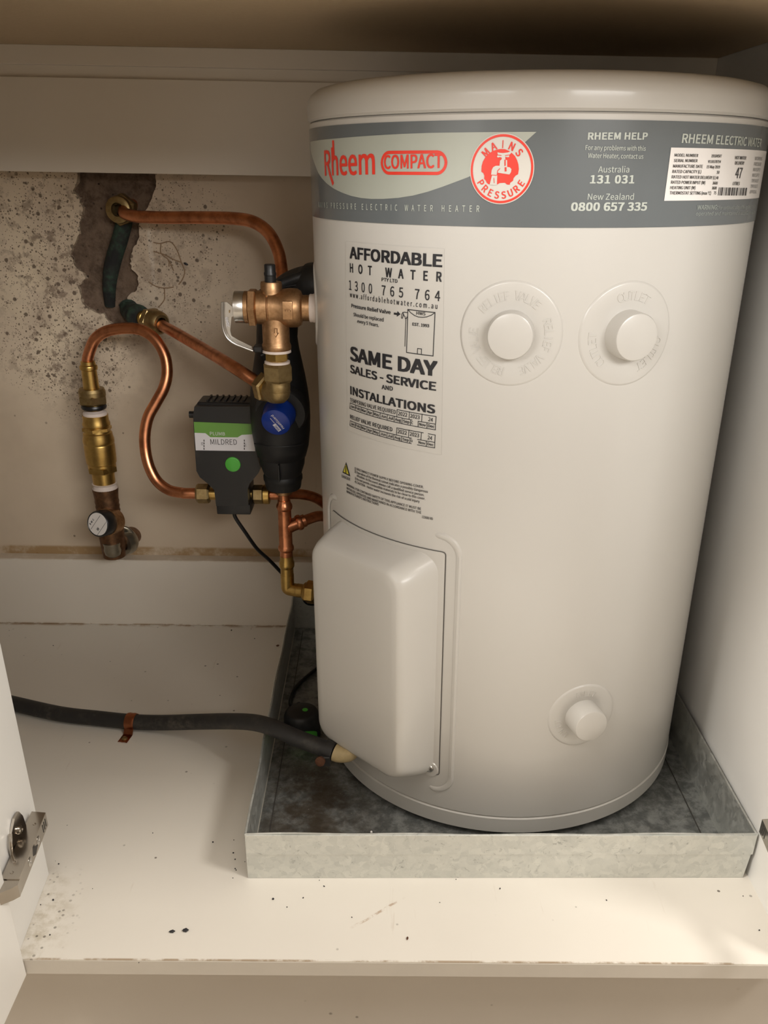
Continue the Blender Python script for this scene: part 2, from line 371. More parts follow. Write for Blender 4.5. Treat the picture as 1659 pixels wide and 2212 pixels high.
bmesh.ops.triangle_fill(bm, use_beauty=True, edges=es)
bk = [bm.verts.new(p.co+V((random.uniform(-.0015, .0015), .010, random.uniform(-.0015, .0015)))) for p in iv]
for k in range(len(iv)): l = (k+1) % len(iv); bm.faces.new((iv[k], iv[l], bk[l], bk[k]))
struct('wall_back', bm, 'wall')
bm = NB(); bmesh.ops.create_grid(bm, x_segments=60, y_segments=60, size=.5)
for v in bm.verts: v.co = V((-.45+v.co.x*.32, YW+.0085+random.uniform(-.0012, .0012), .48+v.co.y*.36))
struct('wall_masonry', bm, 'masonry', True)
struct('room_floor', box(NB(), (-2.6, -3.6, -.19), (2.4, -.31, -.1705)), plain('room_floor_tiles', (.60, .545, .46), .4))
struct('unseen_light_blocker', box(NB(), (-2.2, -1.9, -.17), (2.4, -1.25, .80), .004, 2), plain('light_blocker_surface', (.45, .40, .34), .4))  # unseen block added to keep window light off the lower heater
# left cabinet door, swung open square to the front
struct('door_1', box(NB(), (-.4602, -.805, -.0174), (-.4442, -.3550, ZC-.003), .0008, 2), 'door')
# neighbouring door of the same cabinet, shut
struct('door_2', box(NB(), (-.95, -.3715, -.0174), (-.4745, -.3550, ZC-.003), .0008, 2), 'door')
# ================================================================== WATER HEATER
R = .203; LX, LY = -.0126, .00914
heater = thing('water_heater', 'tall pale grey cylindrical electric water heater standing in the metal drip tray', 'water heater', (0, 0, 0), (-LY, math.asin(LX), 0))
HI = ROOT[heater.name]; HM = HI.inverted(); CL = HI @ CC
def oncyl(x, y, r=R):
    while True:
        d = HI.to_3x3() @ ray(x, y); A = d.x**2+d.y**2; B = d.x*CL.x+d.y*CL.y; D = B*B-A*(CL.x**2+CL.y**2-r*r)
        if D >= 0: break
        x += -1 if x > 1000 else 1
    t = (-B-math.sqrt(D))/A; P = CL+d*t; return math.atan2(P.y, P.x), P.z
def uv(x, y):
    th, z = oncyl(x, y)
    if th > PI/2: th -= 2*PI
    return V((R*(th+PI/2), z))
def cp(u, v, h=0): th = u/R-PI/2; return V(((R+h)*math.cos(th), (R+h)*math.sin(th), v))
def wrap(name, bm, h, mat, parent, step=.006):
    """flat (u, v) artwork laid onto the cylinder"""
    bmesh.ops.triangulate(bm, faces=bm.faces[:])
    for _ in range(8):
        es = [e for e in bm.edges if abs(e.verts[0].co.x-e.verts[1].co.x) > step]
        if not es: break
        bmesh.ops.subdivide_edges(bm, edges=es, cuts=1); bmesh.ops.triangulate(bm, faces=bm.faces[:])
    for v in bm.verts: v.co = cp(v.co.x, v.co.y, h+v.co.z)
    return obj(name, bm, mat, parent, True, local=True, angle=60)
def poly2(bm, pts): bm.faces.new([bm.verts.new((p[0], p[1], 0)) for p in pts]); return bm
def ring2(bm, c, r0, r1, n=72):
    A = [bm.verts.new((c[0]+r0*math.cos(2*PI*k/n), c[1]+r0*math.sin(2*PI*k/n), 0)) for k in range(n)]
    B = [bm.verts.new((c[0]+r1*math.cos(2*PI*k/n), c[1]+r1*math.sin(2*PI*k/n), 0)) for k in range(n)]
    for k in range(n): l = (k+1) % n; bm.faces.new((A[k], B[k], B[l], A[l]))
    return bm
def disc2(bm, c, r, n=64): return poly2(bm, [(c[0]+r*math.cos(2*PI*k/n), c[1]+r*math.sin(2*PI*k/n)) for k in range(n)])
def line2(bm, pts, w, closed=False):
    pts = [V(p).to_2d() for p in pts]
    if closed: pts = pts+[pts[0]]
    for a, b in zip(pts, pts[1:]):
        d = (b-a).normalized(); n = V((-d.y, d.x))*w/2; e = d*w/2; poly2(bm, [a-e-n, b+e-n, b+e+n, a-e+n])
    return bm
def text2(bm, s, pl, pr, capmid, bold=0, space=1, natural=False):
    """baseline from pixel pl to pixel pr; cap height capmid pixels"""
    a, b = uv(*pl), uv(*pr); m = ((pl[0]+pr[0])/2, (pl[1]+pr[1])/2)
    cap = (uv(m[0], m[1]-capmid)-uv(*m)).length; d = b-a; w = d.length; d = d/w; n = V((-d.y, d.x))
    if natural: w = glyphs(s, bold, space)[2]*cap
    text(bm, s, lambda v: V((a.x+d.x*v.x*w+n.x*v.y*cap, a.y+d.y*v.x*w+n.y*v.y*cap, v.z)), bold, space)
# body, base, lid
HB = .0048
lathe_ = lambda prof, seg=160: lathe(NB(), prof, (0, 0, 0), (0, 0, 1), seg)
obj('tank_body', lathe_([(0, .02), (R-.004, .02), (R-.0012, .0262), (R, .0275), (R, .6545), (R-.002, .656), (R-.012, .657), (0, .657)]), 'paint', heater, local=True)
obj('base_ring', lathe_([(0, HB), (R-.003, HB), (R, HB+.0025), (R+.0006, .0245), (R-.0008, .0257), (R-.006, .0262), (0, .0262)]), 'paint', heater, local=True)
obj('lid', lathe_([(0, .6562), (R-.001, .6562), (R+.0011, .6580), (R+.0016, .6680), (R+.0008, .6730), (R-.0018, .6772), (R-.0065, .6806), (R-.014, .6826), (R-.03, .6835), (0, .6850)]), 'paint', heater, local=True)
# grey brand band
ZB0, ZB1 = .5801, .6508
bm = NB(); poly2(bm, [(-.36, ZB0), (.34, ZB0), (.34, ZB1), (-.36, ZB1)]); band = wrap('brand_band', bm, .0005, 'band', heater, .004)
def C6(x, y): return (670+x/3.130, 130+y/3.130)
def C7(x, y): return (1150+x/3.2593, 130+y/3.2593)
lf = [(8,553),(200,528),(400,512),(600,500),(800,492),(1170,487),(1530,485),(1455,553),(1300,680),(1065,793),(980,825),(900,855),(800,889),(700,915),(600,931),(500,938),(420,938),(350,932),(280,917),(220,895),(165,868),(120,835),(85,798),(60,760),(38,705),(20,650),(8,600)]
bm = NB(); poly2(bm, [uv(*C6(*p)) for p in lf]); wrap('leaf_panel', bm, .0008, 'leaf', band)
bm = NB()
text2(bm, 'heem', C6(160, 781), C6(445, 772), 196, .012) if False else None
text2(bm, 'Rheem', C6(108, 782), C6(446, 772), 180/3.13, .016)
def bar(p, q, w): line2(bm, [uv(*C6(*p)), uv(*C6(*q))], w)
bar((163, 558), (166, 640), .0034); bar((141, 770), (160, 828), .0034)
text2(bm, 'COMPACT', C6(506, 736), C6(900, 729), 95/3.13, .02)
def rrect(c0, c1, r, n=8):
    (x0, y0), (x1, y1) = c0, c1; out = []
    for cx, cy, a in ((x1-r, y1-r, 0), (x0+r, y1-r, 90), (x0+r, y0+r, 180), (x1-r, y0+r, 270)):
        out += [(cx+r*math.cos(math.radians(a+90*k/n)), cy+r*math.sin(math.radians(a+90*k/n))) for k in range(n+1)]
    return out
a, b = uv(*C6(491, 765)), uv(*C6(920, 765)); t_ = uv(*C6(700, 622)); 
ym = (a.y+b.y)/2; O = rrect((a.x-.0011, ym-.0011), (b.x+.0011, t_.y+.0011), .0085); I_ = rrect((a.x+.0011, ym+.0011), (b.x-.0011, t_.y-.0011), .0063)
OV, IV = [[bm.verts.new((p[0], p[1], 0)) for p in L] for L in (O, I_)]
for k in range(len(OV)): l = (k+1) % len(OV); bm.faces.new((OV[k], OV[l], IV[l], IV[k]))
wrap('brand_lettering', bm, .0011, 'red', band, .01)
bm = NB(); text2(bm, 'MAINS PRESSURE ELECTRIC WATER HEATER', C6(65, 995), C6(1145, 1026), 42/3.13, .012, 1.55)
wrap('product_lettering', bm, .0008, 'text_light', band, .01); bm = NB()
text2(bm, 'RHEEM HELP', C7(387, 560), C7(805, 560), 50/3.26, .03, 1.02)
text2(bm, '131 031', C7(402, 868), C7(712, 868), 58/3.26, .03, 1.05)
text2(bm, '0800 657 335', C7(268, 1061), C7(800, 1059), 59/3.26, .03, 1.02)
text2(bm, 'Australia', C7(460, 790), C7(677, 790), 42/3.26)
text2(bm, 'New Zealand', C7(387, 982), C7(708, 982), 42/3.26)
text2(bm, 'For any problems with this', C7(370, 632), C7(792, 639), 33/3.26, .008)
text2(bm, 'Water Heater, contact us', C7(388, 688), C7(775, 695), 33/3.26, .008)
wrap('help_lettering', bm, .0008, 'text_light', band, .01)
bm = NB(); text2(bm, 'RHEEM ELECTRIC WATER', C7(1045, 583), C7(1600, 614), 62/3.26, .02); wrap('title_lettering', bm, .0008, 'text_light', band, .01)
bm = NB(); text2(bm, 'WARNING:', C7(1152, 1053), C7(1298, 1051), 32/3.26, .02)
text2(bm, 'For continued safety of this appliance it must be', C7(1306, 1051), C7(1562, 1040), 22/3.26)
text2(bm, 'operated and maintained in accordance with the', C7(1145, 1093), C7(1560, 1082), 24/3.26)
wrap('warning_lettering', bm, .0008, 'text_dim', band, .01)
# round pressure badge
bc = uv(1084, 365.5); br = abs(uv(1084, 291).y-uv(1084, 440).y)/2
BR = br
badge = wrap('pressure_badge', disc2(NB(), bc, BR*1.03), .0011, 'badge', band)
bm = NB(); ring2(bm, bc, BR*.93, BR)
def arc_text(bm, s, c, r, a0, a1, cap, bold, inward=False, ext=0, space=1.0, fill=1.0):
    """characters along an arc, angles in degrees at the centre of first and last character"""
    n = len(s)
    for i, ch in enumerate(s):
        if ch == ' ': continue
        if ch == 'I': ch = '|' if False else 'I'
        a = math.radians(a0+(a1-a0)*i/max(1, n-1)); asp = glyphs(ch, bold, 1, ext)[2]; w = min(asp*cap, cap*1.15)*fill
        rad = V((math.cos(a), math.sin(a))); tan = V((rad.y, -rad.x))
        if inward: rad2, tan = -rad, -tan
        else: rad2 = rad
        base = V(c)+rad*r
        text(bm, ch, lambda v: V((base.x+tan.x*(v.x-.5)*w+rad2.x*v.y*cap, base.y+tan.y*(v.x-.5)*w+rad2.y*v.y*cap, v.z)), bold, 1, ext)
arc_text(bm, 'MAINS', bc, BR*.60, 138, 42, BR*.23, .02)
arc_text(bm, 'PRESSURE', bc, BR*.87, 212, 328, BR*.215, .02, inward=True)
def CB(x, y): return uv(1000+x/9.2167, 270+y/9.2167)
poly2(bm, [CB(*p) for p in ((375,930),(415,960),(435,1010),(430,1070),(465,1110),(480,1150),(520,1180),(545,1172),(680,1188),(740,1155),(840,1150),(880,1185),(935,1190),(945,1150),(1000,1110),(1010,1060),(1050,1010),(1100,980),(1115,880),(1105,780),(1080,700),(1040,620),(975,555),(930,520),(840,482),(760,478),(680,490),(600,520),(520,570),(455,640),(405,730),(380,820))])
wrap('badge_artwork', bm, .0014, 'red', badge)
bm = NB(); poly2(bm, [CB(*p) for p in ((695,545),(740,555),(800,560),(900,548),(945,528),(972,552),(925,597),(925,640),(880,642),(848,632),(850,690),(885,702),(885,835),(935,842),(970,880),(960,940),(930,985),(700,950),(690,1010),(682,1200),(540,1190),(585,1010),(570,990),(580,900),(610,840),(660,812),(735,812),(745,710),(775,690),(780,650),(740,640),(700,650),(685,625),(700,600))]); wrap('tap_emblem', bm, .0017, 'badge', badge)
bm = NB(); line2(bm, [CB(845, 705), CB(845, 800)], .0009); line2(bm, [CB(855, 860), CB(855, 905)], .0013); line2(bm, [CB(740, 870), CB(700, 910), CB(690, 990)], .0005); line2(bm, [CB(580, 995), CB(680, 1000)], .0004); line2(bm, [CB(625, 1060), CB(632, 1150)], .0004); line2(bm, [CB(700, 597), CB(770, 610)], .0004); line2(bm, [CB(850, 610), CB(920, 597)], .0004)
wrap('tap_details', bm, .0020, 'red', badge)
# rating label
def C8(x, y): return (1420+x/6.94, 300+y/6.94)
q = [uv(*C8(*p)) for p in ((195, 130), (900, 152), (1400, 195))]; q2 = [uv(*C8(*p)) for p in ((1300, 928), (700, 929), (90, 928))]
du = uv(*C8(1500, 925)).x-q2[0].x
tl, bl = q[0], q2[2]; ur = uv(*C8(1500, 925)).x
bm = NB(); poly2(bm, [(bl.x, bl.y), (ur, bl.y), (ur+tl.x-bl.x, tl.y), (tl.x, tl.y)]); lab = wrap('rating_label', bm, .0009, 'label_white', heater, .003)
bm = NB()
def T8(s, x0, y0, x1, y1, cap, b=.004): text2(bm, s, C8(x0, y0), C8(x1, y1), cap/6.94, b)
for a in (('MODEL NUMBER',240,265,590,272,44),('191045V7',790,278,940,280,44),('SERIAL NUMBER',230,347,580,350,44),('V110178754',738,360,928,362,40),('MANUFACTURE DATE',218,430,658,437,46),('15 May 2019',718,440,915,443,42),('RATED CAPACITY (L)',207,512,635,516,46),('50',868,522,905,523,42),('RATED HOT WATER DELIVERY (L)',196,592,852,605,46),('40',860,605,890,606,42),('RATED POWER INPUT (W)',187,672,695,680,46),('3600',805,683,880,684,42),('HEATING UNIT (W)',175,753,548,756,46),('3600',795,757,865,758,42),('THERMOSTAT SETTING (max °C)',168,832,780,836,46),('75',825,832,858,832,44),('HOT WATER',1140,305,1305,312,46),('DELIVERY',1140,385,1275,388,46),('47',1140,588,1235,592,150,.01),('LITRES',1108,692,1208,694,46)): T8(*a[:6], *a[6:])
for i, s in enumerate(('WORKING', 'PRESSURE', 'MAX SUPPLY', 'MAX SUPPLY', 'TPR VALVE', 'TPR VALVE', 'APPROVAL')): T8(s, 1437-13*i, 318+84*i, 1545-14*i, 325+82*i, 42, 0)
rnd = random.Random(3); x = 900
while x < 1320:
    w = rnd.choice((6, 10, 14, 22)); t = (x-900)/430
    poly2(bm, [uv(*C8(xx, yy)) for xx, yy in ((x-12, 848+t*2), (x-12+w, 848+t*2), (x+4+w, 726+t*8), (x+4, 726+t*8))]); x += w+rnd.choice((6, 9, 14))
wrap('label_lettering', bm, .0012, 'ink_soft', lab, .01)
# installer's sticker
def K2(x, y): return (740+x/6.9125, 510+y/6.9125)
def K3(x, y): return (730+x/6.9125, 730+y/6.9125)
def K4(x, y): return (720+x/6.9125, 980+y/6.9125)
st = [uv(747, 521), uv(960, 537), uv(953.6, 982.5), uv(751, 928)]
# square the sheet up on the unrolled wall of the tank
ux = st[1]-st[0]; bm = NB(); poly2(bm, [st[3], st[2], st[1], st[0]]); stk = wrap('service_sticker', bm, .0003, 'film', heater)
bm = NB()
def T(k, s, x0, y0, x1, y1, cap, b=0, sp=1): text2(bm, s, k(x0, y0), k(x1, y1), cap/6.9125, b, sp)
T(K2, 'AFFORDABLE', 115, 332, 1492, 466, 188, .032); T(K2, 'HOT WATER', 118, 540, 1483, 683, 145, .03, 1.6)
T(K2, 'PTY LTD', 590, 672, 828, 700, 54, .02); T(K2, '1300 765 764', 105, 800, 1460, 972, 150, .012, 1.35)
T(K2, 'www.affordablehotwater.com.au', 120, 908, 1420, 1087, 80, .012, 1.22); T(K2, 'Pressure Relief Valve', 140, 1062, 725, 1166, 56, .028)
T(K2, 'Should be replaced', 172, 1194, 620, 1276, 54, .016); T(K2, 'every 5 Years.', 228, 1292, 550, 1357, 52, .016)
T(K2, 'HWS', 1107, 1172, 1243, 1184, 48, .016); T(K2, 'EST. 1993', 1048, 1335, 1298, 1362, 46, .028)
T(K3, 'SAME DAY', 190, 330, 1488, 574, 222, .034); T(K3, 'SALES - SERVICE', 190, 515, 1470, 789, 128, .032)
T(K3, 'AND', 660, 762, 828, 790, 66, .024); T(K3, 'INSTALLATIONS', 192, 838, 1455, 1132, 130, .032)
T(K3, 'TEMPERING VALVE REQUIRED', 190, 950, 870, 1137, 60, .006); T(K3, 'RELIEF VALVE REQUIRED', 190, 1200, 820, 1397, 60, .02)
lw = .0006
def L3(*pts, w=lw): line2(bm, [uv(*K3(*p)) for p in pts], w)
def L2(*pts, w=lw): line2(bm, [uv(*K2(*p)) for p in pts], w)
tkTL, tkTR, tkBL, tkBR = uv(*K2(980, 1095)), uv(*K2(1385, 1140)), uv(*K3(1030, 215)), uv(*K3(1425, 268))
line2(bm, [tkTL, tkTR, tkBR, tkBL], .0007, True)
L2((985, 1098), (1020, 1140), (1080, 1185), (1140, 1207), (1195, 1212), (1260, 1205), (1330, 1180), (1383, 1142)); L3((1190, 240), (1195, 155), (1253, 163), (1250, 245))
L2((975, 1142), (930, 1135), (905, 1140), (892, 1165), (885, 1220), (898, 1228), (908, 1200), (912, 1165)); L2((912, 1150), (925, 1190), (938, 1200), (942, 1228), (960, 1228), (968, 1205))
L2((950, 1225), (937, 1642)); poly2(bm, [uv(*K2(*p)) for p in ((772, 1140), (822, 1146), (826, 1118), (872, 1165), (815, 1205), (818, 1178), (772, 1170))][::-1])
def lerp(a, b, t): return (a[0]+(b[0]-a[0])*t, a[1]+(b[1]-a[1])*t)
def calendar(ty, by, tx, yr, gap_top, gap_bot, od):
    # years
    (a, b), (c, d) = yr
    L3(a, lerp(a, b, gap_top[0])); L3(lerp(a, b, gap_top[1]), b); 
    for f in (0, .315, .64, 1): L3(lerp(a, b, f), lerp(c, d, f))
    for s, f0, f1 in (('2022', .03, .27), ('2023', .345, .59), ('24', .81, .93)):
        p, q_ = lerp(c, d, f0), lerp(c, d, f1); T(K3, s, p[0], p[1]-22, q_[0], q_[1]-22, 58, .012)
    # months
    A, B, Cc, D = ty[0], ty[1], by[0], by[1]
    xs = (185, 262, 348, 438, 528, 632, 740, 842, 960, 1085, 1198, 1330, 1456); fs = [(x-185)/(1456-185) for x in xs]
    # the rows are straight on the tank wall, so interpolate there
    uA, uB, uC, uD = [uv(*K3(*p)) for p in (A, B, Cc, D)]
    pos = [uv(*K3(*lerp(Cc, D, f))).x for f in fs]; U = [(p-uC.x)/(uD.x-uC.x) for p in pos]
    def top(t): return uA+(uB-uA)*t
    def bot(t): return uC+(uD-uC)*t
    g0, g1 = U[9]+(U[10]-U[9])*.2, U[10]
    line2(bm, [top(0), top(g0)], lw); line2(bm, [top(g1), top(1)], lw)
    if gap_bot: line2(bm, [bot(0), bot(g0)], lw); line2(bm, [bot(g1), bot(1)], lw)
    else: line2(bm, [bot(0), bot(1)], lw)
    for i, t in enumerate(U):
        if not (gap_bot and i == 10): line2(bm, [top(t), bot(t)], lw)
    mid = lambda t: bot(t)*.72+top(t)*.28
    for i, m_ in enumerate(('Jan', 'Feb', 'Mar', 'Apr', 'May', 'Jun', 'Jul', 'Aug', 'Sep', od, 'Nov', 'Dec')):
        t0, t1 = U[i], U[i+1]; f0, f1 = (.12, .88) if i != 9 else (.1, .34)
        p, q_ = mid(t0+(t1-t0)*f0), mid(t0+(t1-t0)*f1); d = (q_-p); w = d.length; d = d/w; n = V((-d.y, d.x)); cap = (top(.5)-bot(.5)).length*.5
        text(bm, m_, lambda v: V((p.x+d.x*v.x*w+n.x*v.y*cap, p.y+d.y*v.x*w+n.y*v.y*cap, v.z)), .022)
calendar(((190, 970), (1460, 1285)), ((185, 1050), (1460, 1370)), None, (((890, 1068), (1470, 1172)), ((885, 1170), (1462, 1282))), (1, 1), False, 'C')
calendar(((190, 1235), (1450, 1557)), ((185, 1305), (1448, 1640)), None, (((885, 1340), (1456, 1448)), ((880, 1437), (1450, 1556))), (.69, .82), True, 'O')
wrap('sticker_lettering', bm, .0006, 'ink', stk, .01)
# danger notice
bm = NB(); poly2(bm, [uv(*K4(*p)) for p in ((140, 280), (258, 340), (195, 125))]); tri = wrap('danger_triangle', bm, .0003, 'ink', heater)
bm = NB(); poly2(bm, [uv(*K4(*p)) for p in ((158, 268), (238, 310), (195, 162))]); wrap('yellow_field', bm, .0006, 'yellow', tri)
bm = NB(); line2(bm, [uv(*K4(196, 195)), uv(*K4(198, 255))], .0014); line2(bm, [uv(*K4(198, 272)), uv(*K4(198, 280))], .0014); text2(bm, 'DANGER', K4(140, 350), K4(262, 402), 40/6.91, .01); wrap('danger_lettering', bm, .0009, 'ink', tri, .01)
bm = NB()
for s, x0, y0, x1, y1 in (('1) DISCONNECT POWER SUPPLY BEFORE OPENING COVER.',322,232,1350,517),('2) Operation of the thermal cutout indicates a possibly dangerous',322,280,1415,585),('situation. In this event always call a qualified service person.',355,340,1360,635),('3) Do not permit combustible materials to be close to this cover.',325,380,1375,690),('4) CAUTION - Hotter water increases the risk of scald injury',325,432,1290,732),('WARNING: FOR CONTINUED SAFETY OF THIS APPLIANCE IT MUST BE',205,475,1312,842),('INSTALLED, OPERATED AND MAINTAINED IN ACCORDANCE WITH THE',205,528,1315,898),("MANUFACTURER'S INSTRUCTIONS",205,578,680,775),('122680 RD',1325,958,1490,990)):
    T(K4, s, x0, y0, x1, y1, 36, .010)
wrap('safety_notice', bm, .0003, 'ink_soft', heater, .01)
# blanked ports: round plates with a plug
def port(name, u, v, r, rp, lp, words, lift=True, plug=True):
    bm = NB(); n = 72; rings = []
    for rr, h in ((r+.0012, -.0002), (r, .0010), (r-.0012, .0013), (r*.8, .0011), (r*.62, .0011), (rp+.003, .0006), (rp*.5, .0004)):
        rings.append([bm.verts.new(cp(u+rr*math.cos(2*PI*k/n), v+rr*math.sin(2*PI*k/n), h)) for k in range(n)])
    for A, B in zip(rings, rings[1:]):
        for k in range(n): l = (k+1) % n; bm.faces.new((A[k], A[l], B[l], B[k]))
    pl = obj(name, bm, 'paint', heater, local=True, angle=50)
    if plug:
        o = cp(u, v, 0); ax = V((o.x, o.y, 0)).normalized()
        obj('plug', lathe(NB(), [(rp+.0005, -.002), (rp, .001), (rp*.97, lp-.0018), (rp*.93, lp-.0005), (rp*.86, lp), (0, lp+.0004)], o, ax, 56), 'paint', pl, local=True)
    for s, a0, a1, inw, fl in words:
        bm = NB(); arc_text(bm, s, (u, v), r*(.66 if not inw else .84), a0, a1, r*.17, 0, inw, .0004, fill=fl)
        for q in bm.verts: q.co = cp(q.co.x, q.co.y, .0012+q.co.z)
        obj('raised_lettering', bm, 'paint', pl, local=True)
    return pl
a = uv(1105, 722); port('relief_port_plate', a.x-.0005, a.y, .0392, .0184, .012, (('RELIEF VALVE', 140, 50, False, .9), ('RELIEF VALVE', 20, -70, False, .9), ('RELIEF VALVE', 258, 176, False, .9)))
a = uv(1355, 722); port('outlet_port_plate', a.x-.0005, a.y, .0392, .0188, .016, (('OUTLET', 108, 62, False, 1), ('OUTLET', -12, -62, False, 1), ('OUTLET', 226, 180, False, 1)))
a = uv(1256, 1545); port('inlet_port_plate', a.x+.0005, a.y, .0335, .0172, .020, (('INLET', 108, 68, False, 1), ('INLET', -10, -50, False, 1), ('INLET', 232, 188, False, 1)))
port('connected_relief_plate', R*math.radians(-90.5), .4985, .0392, .012, .01, (), plug=False)
# element cover with its pressed surround
az = math.radians(-135); NN = V((math.cos(az), math.sin(az), 0)); TT = V((-NN.y, NN.x, 0)); U0 = R*(az+PI/2)
def rr_ring(cx, hw, z0, z1, r, n=7): return [(cx+x, z) for x, z in rrect((-hw, z0), (hw, z1), r, n)]
bm = NB(); rings = []
for hw, z0, z1, r, h in ((.0925, .046, .3295, .020, -.0003), (.0915, .047, .3285, .020, .0014), (.0900, .0485, .327, .019, .0018), (.0880, .0505, .325, .018, .0010), (.0870, .0515, .324, .017, .0004)):
    rings.append([bm.verts.new(cp(U0+x, z, h)) for x, z in rr_ring(0, hw, z0, z1, r, 10)])
for A, B in zip(rings, rings[1:]):
    for k in range(len(A)): l = (k+1) % len(A); bm.faces.new((A[k], A[l], B[l], B[k]))
obj('pressed_surround', bm, 'paint', heater, local=True)
bm = NB(); rr_ = rrect((U0-.0772, .0672), (U0+.0772, .3118), .003, 4); line2(bm, rr_, .0006, True); wrap('cover_gap', bm, .0005, 'dark_gap', heater, .006)
bm = NB(); poly2(bm, rrect((U0-.0766, .0678), (U0+.0766, .3112), .003, 4)); cover = wrap('cover_plate', bm, .0009, 'paint', heater, .004)
bm = NB(); rings = []
def mixp(x, z, D, k):
    base = NN*math.sqrt(R*R-x*x)+TT*x; flat = NN*D+TT*x; p = base.lerp(flat, k); p.z = z; return p
for hw, z0, z1, r, D, k in ((.0700, .0600, .3085, .020, .2, 0), (.0692, .0608, .3078, .020, .215, .10), (.0665, .0640, .3050, .020, .2225, .55), (.0620, .0695, .2995, .019, .2290, .90), (.0592, .0725, .2962, .018, .2312, 1), (.0562, .0755, .2930, .016, .2324, 1), (.050, .082, .286, .012, .2330, 1), (.025, .12, .25, .008, .2334, 1)):
    rings.append([bm.verts.new(mixp(x, z, D, k)) for x, z in rr_ring(0, hw, z0, z1, r, 8)])
for A, B in zip(rings, rings[1:]):
    for k in range(len(A)): l = (k+1) % len(A); bm.faces.new((A[k], A[l], B[l], B[k]))
bm.faces.new(rings[-1]); obj('element_cover', bm, 'paint', cover, local=True, angle=80)
a = uv(929, 1656); o = cp(a.x, a.y, .001); ax = V((o.x, o.y, 0)).normalized()
lug = NB(); n = 40; A = [lug.verts.new(cp(a.x+.0085*math.cos(2*PI*k/n), a.y-.0015+.0085*math.sin(2*PI*k/n), .0020)) for k in range(n)]; B = [lug.verts.new(cp(a.x+.0095*math.cos(2*PI*k/n), a.y-.0015+.0095*math.sin(2*PI*k/n), 0)) for k in range(n)]
lug.faces.new(A)
for k in range(n): lug.faces.new((A[k], A[(k+1) % n], B[(k+1) % n], B[k]))
obj('screw_lug', lug, 'paint', cover, local=True)
bm = NB(); lathe(bm, [(.0048, 0), (.0048, .0022), (.0040, .0032), (.0022, .0036), (.0016, .0022), (0, .0020)], o, ax, 24); obj('cover_screw', bm, 'steel', cover, local=True)
# ================================================================== DRIP TRAY
tx0, tx1, ty0, ty1, tz = -.2692, .2154, -.2553, .2370, .0557; tr = .0122
tray = thing('drip_tray', 'square galvanised steel drip tray on the white cabinet base under the heater', 'drip tray', (0, 0, 0), (0, 0, tr))
bm = NB(); box(bm, (tx0+.002, ty0+.002, .0004), (tx1-.006, ty1-.002, .0014)); obj('tray_floor', bm, 'zinc_dirty_shaded', tray, False, local=True)
def wall_sheet(name, pts_in, pts_out, mat, n=24, wob=.0006):
    """folded upright: bottom line to top line, with a hemmed rim"""
    (b0, b1), (t0, t1) = [[V(p) for p in q] for q in (pts_in, pts_out)]; bm = NB(); rows = []
    inn = (V((0, 0, .03))-((b0+b1)/2)); inn.z = 0; inn.normalize()
    for s, off in ((0, 0), (.10, 0), (.5, 0), (.5, 0), (.98, 0), (1.0, .0008), (.985, .0022), (.93, .0022), (.93, .0013), (.5, .0009), (0, .0009)):
        row = []
        for k in range(n+1):
            t = k/n; p = (b0.lerp(b1, t)).lerp(t0.lerp(t1, t), s)+inn*off; w = math.sin(t*9+1)*math.sin(t*17)*wob*s; p += inn*w+V((0, 0, w*1.2)); row.append(bm.verts.new(p))
        rows.append(row)
    for A, B in zip(rows, rows[1:]):
        for k in range(n): bm.faces.new((A[k], A[k+1], B[k+1], B[k]))
    return obj(name, bm, mat, tray, True, local=True)
wall_sheet('front_wall', ((tx0, ty0, .0002), (tx1-.004, ty0, .0002)), ((tx0, ty0-.0008, tz), (tx1, ty0-.0008, tz)), 'zinc', 40)
wall_sheet('left_wall', ((tx0, ty1, .0002), (tx0, ty0, .0002)), ((tx0-.001, ty1, tz), (tx0-.001, ty0, tz)), 'zinc', 40, .0012)
wall_sheet('right_wall', ((tx1-.006, ty0, .0002), (tx1-.006, ty1, .0002)), ((tx1, ty0, tz), (tx1, ty1, tz)), 'zinc')
wall_sheet('back_wall', ((tx1-.004, ty1, .0002), (tx0, ty1, .0002)), ((tx1, ty1+.001, tz), (tx0, ty1+.001, tz)), 'zinc')
bm = NB(); box(bm, (tx0+.0008, ty0-.0016, .031), (tx1-.0008, ty0-.0003, tz-.001), .0003, 1); obj('folded_front_lap', bm, 'zinc', tray, local=True)
for x in (tx0+.0135, tx1-.0255): obj('fold_seam', box(NB(), (x, ty0+.002, .0014), (x+.0008, ty1-.01, .0022)), 'dark_gap', tray, False, local=True)
# ================================================================== PRESSURE RELIEF VALVE
Pz = lambda x, y, Y=0: aty(400+x/5.184, 540+y/5.184, Y)
YV = -.004; pc = Pz(1005, 645, YV); zc = pc.z
prv = thing('pressure_relief_valve', 'cast bronze pressure relief valve screwed into the left side of the heater', 'valve', (pc.x, pc.y, zc))
xs = lambda px: Pz(px, 645, YV).x
def prof_x(bm, items, seg=40):
    lathe(bm, [(r, xs(px)) for px, r in items], (0, YV, zc), (1, 0, 0), seg); return bm
bm = prof_x(NB(), [(800,0),(800,.0148),(815,.0160),(925,.0160),(935,.0150),(942,.0150),(950,.0166),(1080,.0166),(1100,.0176),(1180,.0186),(1260,.0182),(1300,.0160),(1312,.0128),(1318,.0123),(1420,.0123),(1425,0)])
